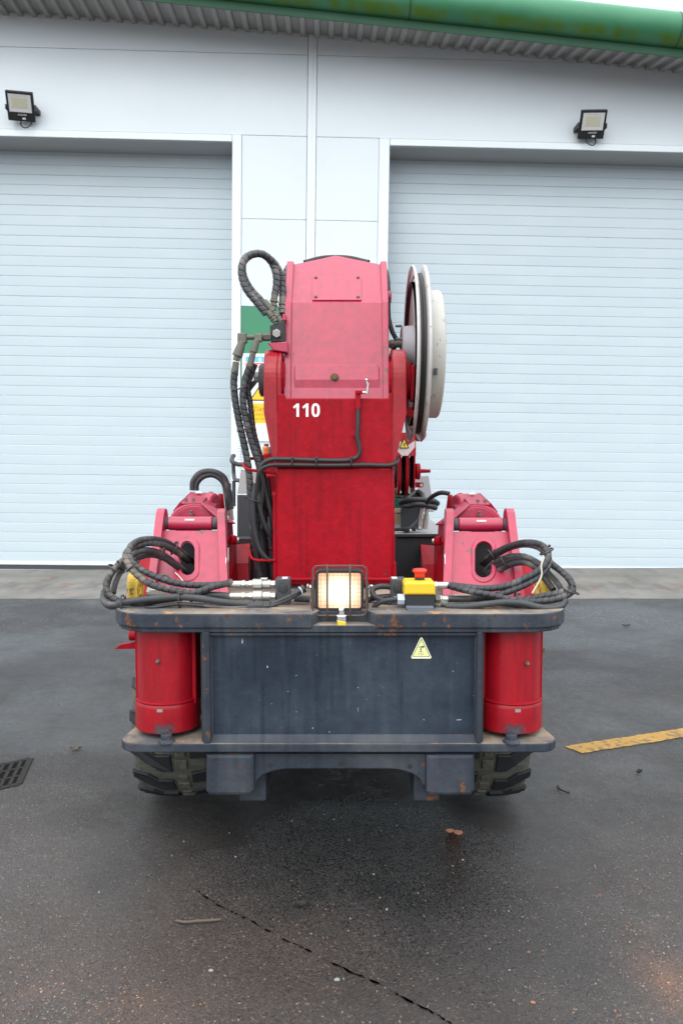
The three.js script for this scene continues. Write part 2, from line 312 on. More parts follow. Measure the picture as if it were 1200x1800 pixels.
// ------------------------------------------------------------------ warehouse (stands a degree out of level with the picture)
const BASE = V(0, 0, -11.06), TURN = new THREE.Euler(0, .028, -.0134, 'YXZ');
const toLocal = new THREE.Matrix4().compose(BASE, new THREE.Quaternion().setFromEuler(TURN), V(1, 1, 1)).invert();
function W(px, py, w = 0) { // a point of the photograph on the wall's plane, w metres proud of it
  const o = V(0, EYE, 0).applyMatrix4(toLocal), d = ray(px, py).transformDirection(toLocal); return o.addScaledVector(d, (w - o.z) / d.z);
}
function onWall(name, label, category, local, group) { const t = thing(name, label, category, local.clone().applyMatrix4(toLocal.clone().invert()), group); t.rotation.copy(TURN); origin.delete(t); return t; }
const house = thing('warehouse', 'pale industrial unit with two wide shutter doors and a green rounded gutter', 'warehouse', BASE.clone());
house.rotation.copy(TURN); origin.delete(house);
{
  const yHead = W(600, 254).y, yDoorTop = W(600, 270, -.5).y, U0 = -11, U1 = 11, yTop = 7.9;
  const xl = W(408, 400).x, xl2 = W(424, 400).x, xr = W(682, 400).x, xr2 = W(664, 400).x, xm0 = W(538, 400).x, xm1 = W(554, 400).x;
  const yJ = W(300, 90).y, yG0 = W(470, 539).y, yG1 = W(470, 700).y, yP = W(600, 388).y;
  // cladding above the doors: two rows of panels each side of the downpipe rail
  const gap = .0018;
  const panel = (x0, x1, y0, y1, m = M.clad, w = 0) => part('cladding_panel', bx(x0 + gap, x1 - gap, y0 + gap, y1 - gap, w - .08, w, .006), m, house);
  for (const [a, b] of [[U0, xm0], [xm1, U1]]) { panel(a, b, yHead + .09, yJ); panel(a, b, yJ, yTop); }
  part('wall', [bx(U0, xl - .02, yHead, yTop, -.45, -.082, .001), bx(xr + .02, U1, yHead, yTop, -.45, -.082, .001), bx(xl, xr, -.1, yTop, -.6, -.083, .001), bx(U0, U1, yHead + .1, yTop, -9, -8.8, .001), bx(U0, U0 + .2, 0, yTop, -8.8, -.46, .001), bx(U1 - .2, U1, 0, yTop, -8.8, -.46, .001)], std({ color: c3(.45, .5, .53), roughness: .6 }), house);
  for (const [a, b] of [[xl2, xm0], [xm1, xr2]]) {
    panel(a, b, yP, yHead + .09); panel(a, b, yG0, yP); panel(a, b, yG1, yG0, M.green); panel(a, b, 0, yG1);
  }
  part('downpipe_cover', bx(xm0 + .004, xm1 - .004, 0, yTop - .3, -.05, .004, .002), M.trim, house);
  part('downpipe_cover', [bx(xm0 + .055, xm1 - .055, 0, yTop - .3, .0045, .009, .002)], M.trim, house);
  for (const [a, b] of [[xl, xl2], [xr2, xr]]) part('door_jamb', bx(a, b, 0, yHead + .085, -.5, .02, .006), M.trim, house);
  for (const [a, b] of [[U0, xl - .004], [xr + .004, U1]]) {
    part('door_header', bx(a, b, yHead, yHead + .085, -.44, .016, .006), M.trim, house);
    part('header_soffit', bx(a, b, yHead - .012, yHead - .001, -.52, -.01, .001), M.reveal, house);
    // shutter door of interlocking slats
    const door = new THREE.Group(); door.name = numbered('shutter_door'); house.add(door);
    const bot = W(600, 998, -.5).y, H = yDoorTop + .25 - bot, n = Math.round(H / .1345), h = H / n;
    const sg = [0, 1, 2].map(k => {
      const s = new THREE.Shape([[0, 0], [.0052, .0005], [.0078, .007], [.0088, h * .5], [.0080, h - .008], [.0055, h - .003], [.004, h - .0015], [-.02, h - .004], [-.02, 0]].map(q => new THREE.Vector2(...q)));
      const g = new THREE.ExtrudeGeometry(s, { depth: b - a, bevelEnabled: false }); g.applyMatrix4(new THREE.Matrix4().makeBasis(V(0, 0, 1), V(0, 1, 0), V(-1, 0, 0))); g.translate(b, 0, -.5);
      g.computeVertexNormals(); const q = boxUV(norm(g)); q.translate(0, 0, 0); const u = q.attributes.uv; for (let i = 0; i < u.count; i++) u.setXY(i, u.getX(i) + k * 1.37, u.getY(i) + k * .61); return q;
    });
    for (let i = 0; i < n; i++) { const m = shadowed(new THREE.Mesh(sg[i % 3], M.slat)); m.name = numbered('slat'); m.position.set(0, bot + .05 + i * h, (rnd() - .5) * .003); door.add(m); }
    part('bottom_rail', bx(a, b, bot + .004, bot + .052, -.53, -.478, .006), M.trim, door);
    part('bottom_seal', bx(a, b, bot - .075, bot + .002, -.53, -.484, .006), M.seal, door);
  }
  part('shop_floor_plinth', bx(U0, U1, -.3, W(600, 998, -.5).y - .06, -8.7, -.46, .004), M.reveal, house);
  // curved eave: corrugated soffit and round green gutter follow the arched roof edge
  const q3 = (f) => { const A = f(0), B = f(600), C = f(1200); const k = (x) => { const t = (x - A.x) / (C.x - A.x), tb = (B.x - A.x) / (C.x - A.x), s = C.y - A.y, c = (B.y - A.y - s * tb) / (tb * tb - tb); return A.y + s * t + c * (t * t - t); }; return k; };
  const yw = q3(x => W(x, x === 0 ? 27 : x === 600 ? 70 : 130)), OUT = .72, yg = q3(x => W(x, x === 0 ? -30 : x === 600 ? 34 : 98, OUT));
  const pos = [], P2 = .18, dip = .045, rows = [];
  for (let x = -8; x < 8; x += P2) for (const [o, d] of [[0, 0], [.06, 0], [.075, 1], [.165, 1]]) rows.push([x + o, d * dip]);
  const quad = (a, b, c, d) => pos.push(...a, ...b, ...c, ...a, ...c, ...d);
  for (let i = 0; i < rows.length - 1; i++) { const [x0, d0] = rows[i], [x1, d1] = rows[i + 1]; quad([x0, yw(x0) + d0, -.02], [x1, yw(x1) + d1, -.02], [x1, yg(x1) + d1, OUT], [x0, yg(x0) + d0, OUT]); }
  const sg = new THREE.BufferGeometry(); sg.setAttribute('position', new THREE.Float32BufferAttribute(pos, 3)); sg.computeVertexNormals();
  part('corrugated_soffit', sg, M.soffit, house);
  const fill = []; for (let x = -8; x < 8; x += .5) fill.push(bx(x, x + .5, (yw(x) + yw(x + .5)) / 2 - .05, (yw(x) + yw(x + .5)) / 2 - .01, .002, .018, .002));
  const prof = [[OUT, -.03]]; // (w, height): lip, then the round face
  prof.push([OUT + .01, -.03], [OUT + .012, .065], [OUT + .0, .075]);
  for (let k = 0; k <= 22; k++) { const a = -Math.PI * .5 + k / 22 * Math.PI * 1.0; prof.push([OUT + .0 + Math.cos(a) * .23, .075 + .20 + Math.sin(a) * .20]); }
  prof.push([OUT - .6, .60]);
  const gp = [], gc = [], gi = [], gu = [];
  const xs = []; for (let x = -8; x <= 8.001; x += .1) xs.push(x);
  xs.forEach(x => prof.forEach(([w, h], k) => {
    gp.push(x, yg(x) + h, w); gu.push(x, k * .06);
    const al = k > 3 ? sm(.05, .09, h - .01) * (1 - sm(.11, .17 + .06 * fbm(x * 3 + 40, 3, 4096, 4, 3), h)) : 0, n = fbm(x * 14 + 300, h * 4 + 20, 4096, 6, 3), a = al * sm(.3, .62, n);
    const c = k < 4 ? [.30, .36, .33] : mix3([1, 1, 1], [1.55, .80, .05], a); gc.push(...c);
  }));
  const w = prof.length; for (let i = 0; i < xs.length - 1; i++) for (let k = 0; k < w - 1; k++) { const a = i * w + k; gi.push(a, a + w, a + 1, a + 1, a + w, a + w + 1); }
  const gg = new THREE.BufferGeometry(); gg.setAttribute('position', new THREE.Float32BufferAttribute(gp, 3)); gg.setAttribute('uv', new THREE.Float32BufferAttribute(gu, 2)); gg.setAttribute('color', new THREE.Float32BufferAttribute(gc, 3)); gg.setIndex(gi); gg.computeVertexNormals();
  part('gutter', gg, M.gutter, house);
  for (const jx of [W(228, 20, OUT).x, W(718, 40, OUT).x, W(1184, 90, OUT).x]) { const g = []; for (let k = 4; k < prof.length - 2; k++) { const [w0, h0] = prof[k], [w1, h1] = prof[k + 1]; g.push(hull([[w0, h0], [w1, h1]].flatMap(([ww, hh]) => [V(jx - .012, yg(jx) + hh, ww + .004), V(jx + .012, yg(jx) + hh, ww + .004), V(jx - .012, yg(jx) + hh, ww - .004), V(jx + .012, yg(jx) + hh - .003, ww - .004)]))); } part('gutter_joint', g, std({ color: c3(.035, .10, .06), roughness: .6 }), house); }
  const rp = []; { const q = (a, b, c, d) => rp.push(...a, ...b, ...c, ...a, ...c, ...d); for (let x = -8; x < 8; x += 1) q([x, yg(x) + .6, OUT - .6], [x + 1, yg(x + 1) + .6, OUT - .6], [x + 1, yg(x + 1) + 1.6, -9], [x, yg(x) + 1.6, -9]); }
  const rg = new THREE.BufferGeometry(); rg.setAttribute('position', new THREE.Float32BufferAttribute(rp, 3)); rg.computeVertexNormals(); part('roof', rg, M.green, house);
  // concrete apron before the doors
  const ap = solo('concrete_apron', bx(-14, 14, -.12, .006, -11.6, -9.12, .004), std({ map: T.concrete, roughness: .75, bumpMap: T.gritB, bumpScale: .002 }), null, null, null, 'structure');
}
// floodlights
function floodlight(px, py, yaw, label, dir) {
  const t = onWall('floodlight', label, 'floodlight', W(px, py, .2), 'floodlights on the warehouse wall');
  const R = new THREE.Euler(.62, yaw, 0, 'YXZ'), tilt = g => { g = norm(g); g.applyMatrix4(new THREE.Matrix4().makeRotationFromEuler(R)); return g; };
  const s = .165;
  part('housing', tilt(bx(-s, s, -s - .02, s, -.05, 0, .01)), M.black, t);
  part('cooling_fins', [-.12, -.06, 0, .06, .12].map(x => tilt(bx(x - .006, x + .006, -.14, .14, -.09, -.048, .003))), M.black, t);
  const refl = []; const a = .135, b = .092, y0 = -.075, y1 = .135, i0 = -.03, i1 = .095;
  const mk = (q) => { const g = new THREE.BufferGeometry(); g.setAttribute('position', new THREE.Float32BufferAttribute([q[0], q[1], q[2], q[0], q[2], q[3]].flat(), 3)); g.computeVertexNormals(); return boxUV(g); };
  refl.push(mk([[-a, y0, .004], [a, y0, .004], [b, i0, .0015], [-b, i0, .0015]]), mk([[a, y0, .004], [a, y1, .004], [b, i1, .0015], [b, i0, .0015]]), mk([[a, y1, .004], [-a, y1, .004], [-b, i1, .0015], [b, i1, .0015]]), mk([[-a, y1, .004], [-a, y0, .004], [-b, i0, .0015], [-b, i1, .0015]]));
  part('reflector', refl.map(tilt), std({ color: c3(.86, .86, .86), metalness: .35, roughness: .35 }), t);
  part('led_panel', tilt(bx(-b, b, i0, i1, .0005, .003, .001)), std({ color: c3(.60, .58, .44), roughness: .5 }), t);
  part('label_print', tilt(decal([V(-.05, -.125, .0025), V(.085, -.125, .0025), V(.085, -.085, .0025), V(-.05, -.085, .0025)], null)), canvasMat(256, 76, (x, w, h) => { x.fillStyle = '#101113'; x.fillRect(0, 0, w, h); x.fillStyle = '#d8d8d2'; x.font = 'italic bold 56px sans-serif'; x.fillText('ASAARD', 8, 58); }), t);
  part('rating_label', tilt(bx(.01, .05, -.16, -.138, .0005, .0025, .0008)), M.white, t);
  part('bracket', [bx(-.19, -.175, -.04, .02, -.19, .0, .004), bx(.175, .19, -.04, .02, -.19, .0, .004), bx(-.19, .19, -.04, .02, -.198, -.188, .003)], M.black, t);
  part('cable', sweep([V(-.04, -.14, -.14), V(-.03, -.2, -.1), V(.03, -.235, -.09), V(.085, -.19, -.12), V(.09, -.12, -.17)], .008), M.black, t);
}
floodlight(36, 186, .16, 'black floodlight above the left shutter door, facing inwards', 1);
floodlight(1041, 218, -.1, 'black floodlight above the right shutter door, below the gutter end', -1);
// notice board on the pillar
{
  const a = W(425, 775, .012), b = W(530, 623, .012), t = onWall('warning_sign', 'white safety notice with yellow triangle and danger text on the pillar', 'sign', V((a.x + b.x) / 2, (a.y + b.y) / 2, .012));
  const w = b.x - a.x, h = b.y - a.y;
  part('board', bx(-w / 2, w / 2, -h / 2, h / 2, -.008, .006, .002), M.white, t);
  part('print', decal([V(-w / 2, -h / 2, .009), V(w / 2, -h / 2, .009), V(w / 2, h / 2, .009), V(-w / 2, h / 2, .009)]), canvasMat(1050, 1520, (x, W_, H) => {
    x.fillStyle = '#f2f4f5'; x.fillRect(0, 0, W_, H);
    const X = p => (p - 425) * 10, Y = p => (p - 623) * 10;
    x.fillStyle = '#6fc0e4'; x.fillRect(X(431), Y(628), 370, 100); x.fillStyle = '#ee5a4c'; x.fillRect(X(431), Y(639), 370, 82);
    x.fillStyle = '#fff'; x.font = 'bold 86px sans-serif'; x.fillText('G', X(436), Y(637)); x.fillText('J', X(443.5), Y(637)); x.fillText('R', X(454), Y(637)); x.font = 'bold 74px sans-serif'; x.fillText('GROUP', X(433), Y(646.3));
    x.fillStyle = '#3c3c34'; x.beginPath(); x.moveTo(X(438), Y(705)); x.lineTo(X(516), Y(705)); x.lineTo(X(477), Y(645)); x.fill();
    x.fillStyle = '#fcc41e'; x.beginPath(); x.moveTo(X(442), Y(702.5)); x.lineTo(X(512), Y(702.5)); x.lineTo(X(477), Y(650)); x.fill();
    x.fillStyle = '#2a2820'; x.fillRect(X(458), Y(684), 190, 90); x.fillRect(X(480), Y(672), 24, 190); x.fillRect(X(482), Y(690), 130, 16); x.fillRect(X(462), Y(674), 120, 16); x.fillRect(X(462), Y(674), 14, 100); x.beginPath(); x.arc(X(461), Y(694), 40, 0, 7); x.arc(X(475), Y(694), 40, 0, 7); x.fill();
    x.fillStyle = '#fcc41e'; x.fillRect(X(438), Y(709), 830, 350);
    x.fillStyle = '#6a5a28'; x.font = '120px sans-serif'; x.fillText('Danger', X(446), Y(723)); x.font = '74px sans-serif'; x.fillText('Forklifts operating', X(440), Y(731)); x.fillText('in this area', X(449), Y(739));
  }), t);
}
{ const a = W(415, 870, .03), b = W(424, 745, .03); const n = 26, g = []; for (let i = 0; i < n; i++) g.push(bx(a.x, b.x, a.y + (b.y - a.y) * i / n, a.y + (b.y - a.y) * (i + .6) / n, .004, .03, .003)); part('vent_strip', g, M.trim, house); }

// ------------------------------------------------------------------ the crane
const crane = thing('mobile_crane', 'red compact pick and carry crane with dark blue grey front bumper, numbered 110', 'crane', V(0, 0, -4));
const FD = 3.05;
{ // ---- bumper
  const at = (px, py, D = FD) => P(px, py, D);
  const yDeck = at(600, 1079).y, yDeck2 = at(600, 1100).y, yLip = at(600, 1105).y, yUnder = at(600, 1113).y;
  const L = at(205, 1072, 3.205).x, Rr = at(990, 1072, 3.205).x, zf = -FD, zb = -3.78;
  const horiz = (out, yTop, t, bev, holes = []) => slab(out.map(([x, z]) => V(x, yTop, z)), t, bev, holes.map(h => h.map(([x, z]) => V(x, yTop, z))), 3);
  const arc = (cx, cz, r, a0, a1, n = 12) => Array.from({ length: n + 1 }, (_, i) => { const a = (a0 + (a1 - a0) * i / n) * Math.PI / 180; return [cx + Math.cos(a) * r, cz + Math.sin(a) * r]; });
  const hullL = .165, n0 = at(547, 1090).x, n1 = at(562, 1090).x, n2 = at(645, 1090).x, n3 = at(662, 1090).x;
  // thick deck plate with the notch under the lamp; seen from above, its ends are rounded round the leg cylinders
  const outline = [[n0, zf], [n1, zf - .075], [n2, zf - .075], [n3, zf], ...arc(Rr - hullL, zf - hullL, hullL, 90, -90), [Rr - .3, zb], [L + .3, zb], ...arc(L + hullL, zf - hullL, hullL, 270, 90)];
  const deckMats = [M.frame, M.deck];
  part('bumper_deck', topSplit(horiz(outline, yDeck, yDeck - yLip, .006)), deckMats, crane);
  const o2 = [[L + .14, zf - .008], [Rr - .14, zf - .008], ...arc(Rr - hullL, zf - hullL, hullL - .012, 75, -90, 8), [Rr - .3, zb], [L + .3, zb], ...arc(L + hullL, zf - hullL, hullL - .012, 270, 105, 8)];
  part('deck_under_plate', topSplit(horiz(o2, yDeck2, yDeck2 - yUnder, .004)), deckMats, crane);
  for (const px of [270, 935]) { const c = at(px, 1066, 3.2); part('pin_hole', [orient(new THREE.CylinderGeometry(.032, .032, .006, 24), V(c.x, yDeck + .001, -3.2 - (px > 600 ? -.02 : -.02)), V(c.x, yDeck + 1, -3.18))], M.black, crane); }
  // panel and its frame
  const xA = at(357, 1200).x, xB = at(369, 1200).x, xC = at(838, 1200).x, xD = at(846, 1200).x, yBot = at(600, 1308).y, yBot2 = at(600, 1324).y;
  part('bumper_panel', bx(xB - .004, xC + .004, yBot - .01, yUnder + .004, -3.10, -3.082, .002), M.navy, crane);
  part('panel_frame', [bx(xA - .004, xB, yBot - .002, yUnder + .003, -3.3, zf - .006, .006), bx(xC, xD + .004, yBot - .002, yUnder + .003, -3.3, zf - .006, .006), bx(xB - .01, xC + .01, yUnder - .014, yUnder - .002, -3.09, -3.064, .004)], M.frame, crane);
  for (const [a, b] of [[xA - .012, xA - .003], [xD + .003, xD + .012]]) part('side_wall', bx(a, b, yBot, yUnder, -3.76, -3.075, .002), M.dark, crane);
  part('panel_sill', hull([V(xB, yBot + .028, -3.083), V(xC, yBot + .028, -3.083), V(xB, yBot + .001, -3.062), V(xC, yBot + .001, -3.062), V(xB, yBot - .001, -3.09), V(xC, yBot - .001, -3.09)]), M.frame, crane);
  const weldRod = (a, b, r = .008) => rod(a, b, r, r, 10, .001);
  part('weld_seam', [weldRod(V(xB + .002, yBot + .006, -3.079), V(xC - .002, yBot + .006, -3.079), .010), weldRod(V(xB + .001, yBot, -3.080), V(xB + .001, yUnder - .015, -3.080), .006), weldRod(V(xC - .001, yBot, -3.080), V(xC - .001, yUnder - .015, -3.080), .006)], M.frame, crane);
  // bottom plate
  const L2 = at(217, 1305, 3.14).x, R2 = at(973, 1305, 3.14).x;
  const o3 = [[L2 + .10, zf - .004], [R2 - .10, zf - .004], ...arc(R2 - .075, zf - .079, .075, 75, 0, 6), [R2 - .02, zf - .22], [R2 - .09, zf - .36], [L2 + .09, zf - .36], [L2 + .02, zf - .22], ...arc(L2 + .075, zf - .079, .075, 180, 105, 6)];
  part('bottom_plate', topSplit(horiz(o3, yBot, yBot - yBot2 + .0, .006)), deckMats, crane);
  // skirt with the arched cut-out
  const sk = (l) => l.map(([x, y]) => at(x, y, 3.085)); const arch = [];
  for (let i = 0; i <= 8; i++) { const a = i / 8 * Math.PI / 2; arch.push([450 + (1 - Math.cos(a)) * 62, 1380 - Math.sin(a) * 28.5]); }
  const arch2 = arch.map(([x, y]) => [1192 - x, y]).reverse();
  part('skirt_plate', slab(sk([[438, 1325], [438, 1382], ...arch, ...arch2, [754, 1382], [754, 1325]]), .02, .004), M.frame, crane);
  part('skirt_bolt_hole', [[475, 1345], [599, 1342], [720, 1347]].map(([x, y]) => { const c = at(x, y, 3.083); return rod(c, c.clone().add(V(0, 0, .001)), .0085, .0085, 16, .0002); }), M.black, crane);
  for (const q of [[300, 468], [727, 892]]) part('inner_bracket', pbx(q[0] > 600 ? q[0] : 420, q[0] > 600 ? 772 : q[1], 1335, 1409, 3.14, .22, .008), M.frame, crane);
  for (const [a, b] of [[362, 447], [748, 834]]) part('bumper_block', slab([[a, 1326], [b, 1326], [b, 1390], [b - 6, 1399], [a + 6, 1399], [a, 1392]].map(([x, y]) => at(x, y, 3.06)), .34, .014), M.frame, crane);
  for (const px of [293, 898]) { const a = at(px, 1306, 3.075), b = a.clone(); b.y = at(px, 1289, 3.075).y; part('locking_pin', [rod(V(a.x, yBot, a.z), V(b.x, b.y, b.z), .021, .021, 18, .004), rod(V(a.x, yBot, a.z), V(a.x, yBot + .012, a.z), .034, .024, 18, .001)], M.frame, crane); }
  // leg cylinders
  const scuffM = canvasMat(256, 128, (x, w, h) => { x.clearRect(0, 0, w, h); for (let i = 0; i < 420; i++) { const u = 128 + (rnd() + rnd() + rnd() - 1.5) * 82, v = 128 - Math.abs(rnd() + rnd() - 1) * 92; x.fillStyle = `rgba(74,72,80,${.10 + rnd() * .16})`; x.beginPath(); x.arc(u, v, 3 + rnd() * 9, 0, 7); x.fill(); } }, { transparent: true, roughness: .6 });
  for (const [cx, s] of [[295, 1], [896, -1]]) {
    const D = 3.225, c = P(cx, 1200, D), yb = P(cx, 1293, 3.095).y, ymid = P(cx, 1243, 3.1).y, r0 = .1185, r1 = .1265;
    const prof = [[0, yb], [r1 - .006, yb], [r1, yb + .006], [r1, ymid - .012], [r1 - .004, ymid - .002], [r0 + .003, ymid + .004], [r0, ymid + .016], [r0, yUnder]].map(q => new THREE.Vector2(Math.max(1e-4, q[0]), q[1]));
    const g = new THREE.LatheGeometry(prof, 56); g.translate(c.x, 0, -D); const uv = g.attributes.uv; for (let i = 0; i < uv.count; i++) uv.setXY(i, uv.getX(i) * .78, uv.getY(i) * .55 + s * .2);
    const cyl = part('leg_cylinder', g, M.gloss, crane);
    const sx = c.x + s * (r0 * .93);
    for (const g of [bx(sx - .012, sx + .012, ymid - .01, yUnder, -D - .08, -D + .05, .005), bx(c.x - s * r0 * .9 - .01, c.x - s * r0 * .9 + .01, ymid - .01, yUnder, -D - .1, -D + .046, .005)]) part('side_strip', g, M.red, cyl);
    const ring = new THREE.TorusGeometry(r0 + .001, .006, 8, 56); ring.rotateX(Math.PI / 2); ring.translate(c.x, ymid + .008, -D); part('weld_ring', ring, M.red, cyl);
    const f = V(c.x - s * .01 + (s < 0 ? .03 : 0), P(cx, s > 0 ? 1162 : 1166, 3.11).y, -D + r0 * .98); part('grease_nipple', [rod(f, f.clone().add(V(0, 0, .014)), .009, .007, 10), ball(f.clone().add(V(0, 0, .014)), .006)], M.dusty, cyl);
    const yl = P(cx, 1249, 3.1).y; const lp = []; for (let i = -3; i <= 3; i++) { const a = i * .028 + s * -.04; lp.push(V(c.x + Math.sin(a) * (r1 + .001), yl, -D + Math.cos(a) * (r1 + .001))); }
    part('label_plate', [hull([...lp.map(p => p.clone().add(V(0, .006, 0))), ...lp.map(p => p.clone().add(V(0, -.006, 0))), ...lp.map(p => p.clone().add(V(0, 0, -.004)))])], M.zinc, cyl);
    { const g = new THREE.CylinderGeometry(r1 + .0012, r1 + .0012, .062, 24, 1, true, -.48 + s * .06, .96); g.translate(c.x, yb + .036, -D); part('scuff', g, scuffM, cyl); }
  }
  // sticker
  const tri = [at(721, 1158, 3.0795), at(759, 1158, 3.0795), at(759, 1120, 3.0795), at(721, 1120, 3.0795)];
  const tg = new THREE.BufferGeometry(); { const r = []; const A = [[.03, .05], [.07, .01], [.93, .01], [.97, .05], [.96, .1], [.55, .97], [.5, 1], [.45, .97], [.04, .1]]; const w = tri[1].x - tri[0].x, h = tri[2].y - tri[0].y, p = [], u = []; for (let i = 1; i < A.length - 1; i++) for (const q of [A[0], A[i], A[i + 1]]) { p.push(tri[0].x + q[0] * w, tri[0].y + q[1] * h, tri[0].z); u.push(...q); } tg.setAttribute('position', new THREE.Float32BufferAttribute(p, 3)); tg.setAttribute('uv', new THREE.Float32BufferAttribute(u, 2)); tg.computeVertexNormals(); }
  part('warning_sticker', tg, canvasMat(512, 512, (x) => {
    x.fillStyle = '#e9ebc0'; x.fillRect(0, 0, 512, 512); x.strokeStyle = '#4a5358'; x.lineWidth = 30; x.lineJoin = 'round'; x.beginPath(); x.moveTo(62, 450); x.lineTo(450, 450); x.lineTo(256, 60); x.closePath(); x.stroke(); x.fillStyle = '#dfe29a'; x.fill();
    x.fillStyle = '#3d454d'; x.beginPath(); x.moveTo(170, 238); x.lineTo(300, 205); x.lineTo(325, 205); x.lineTo(320, 250); x.lineTo(280, 250); x.closePath(); x.fill();
    x.beginPath(); x.moveTo(215, 290); x.lineTo(275, 290); x.lineTo(245, 255); x.fill(); x.fillRect(238, 285, 16, 60); x.fillRect(200, 340, 92, 14);
    x.fillStyle = '#7d8474'; x.font = 'bold 58px sans-serif'; x.fillText('STOP', 172, 425);
  }), crane);
}
// ---- wheels
for (const [xo, xi, s] of [[P(231, 1340, 3.46).x, P(372, 1340, 3.46).x, 1], [P(935, 1340, 3.46).x, P(808, 1340, 3.46).x, -1]]) for (const [zc, back] of [[-3.815, 0], [-6.6, 1]]) {
  const wheel = subgroup('wheel', crane), R = .405, w = Math.abs(xo - xi), x0 = Math.min(xo, xi), hub = V(0, R + .012, zc);
  const pr = [[.2, 0], [.33, -.004], [R - .06, 0], [R - .035, .012], [R - .024, .035], [R - .02, w / 2], [R - .024, w - .035], [R - .035, w - .012], [R - .06, w], [.33, w + .004], [.2, w]].map(q => new THREE.Vector2(...q));
  const g = new THREE.LatheGeometry(pr, 72); g.rotateZ(-Math.PI / 2); g.translate(x0, hub.y, hub.z); { const u = g.attributes.uv; for (let i = 0; i < u.count; i++) u.setXY(i, u.getX(i) * 2.4, u.getY(i) * .5); }
  part('tyre', g, M.tyre, wheel);
  part('rim', rod(V(x0 + .03, hub.y, hub.z), V(x0 + w - .03, hub.y, hub.z), .22, .22, 40, .01), M.charcoal, wheel);
  if (back) continue;
  // lugs: outlines across the tread (0 outside .. 1 inside) and along it, bent round the tyre
  const bend = (poly, a0, t) => {
    const sh = new THREE.Shape(poly.map(([u, v]) => new THREE.Vector2(s > 0 ? u * w : -u * w, v)));
    const e = norm(new THREE.ExtrudeGeometry(sh, { depth: t, bevelEnabled: true, bevelSize: .004, bevelThickness: .003, bevelSegments: 1, bevelOffset: -.004 })); const p = e.attributes.position;
    for (let i = 0; i < p.count; i++) { const a = a0 + p.getY(i) / R, u = Math.abs(p.getX(i)) / w, cr = .014 * Math.pow(Math.abs(u - .5) * 2, 3), r = R - .024 - cr + p.getZ(i); p.setXYZ(i, xo + p.getX(i), hub.y + Math.sin(a) * r, hub.z + Math.cos(a) * r); }
    e.computeVertexNormals(); return boxUV(e);
  };
  const n = 17, step = 2 * Math.PI / n;
  for (let k = 0; k < n; k++) {
    const a = k * step + .02;
    part('tread_lug', bend([[.0, .055], [.0, .10], [.20, .085], [.32, .045], [.50, .045], [.51, -.045], [.36, -.045], [.22, -.005]], a, .013), M.lug, wheel);
    part('tread_lug', bend([[.74, .02], [.74, -.045], [.94, -.045], [1, -.02], [1, .035], [.92, .035]], a + step * .48, .013), M.lug, wheel);
    part('tread_block', [bend([[.55, -.03], [.55, .02], [.70, .02], [.70, -.03]], a, .011), bend([[.56, .034], [.56, .07], [.69, .07], [.69, .034]], a, .008)], M.tyre, wheel);
  }
}
// ---- chassis behind the bumper
part('chassis', [bx(-.62, .56, .32, .93, -6.9, -3.79, .02), bx(-.5, .45, .55, .7, -3.78, -3.4, .01), bx(-.48, .42, .10, .5, -6.8, -4.25, .02)], M.pitch, crane);  // last low black box is added to block light under the machine
part('axle', rod(V(-.6, .42, -3.815), V(.55, .42, -3.815), .07, .07, 20), M.charcoal, crane);

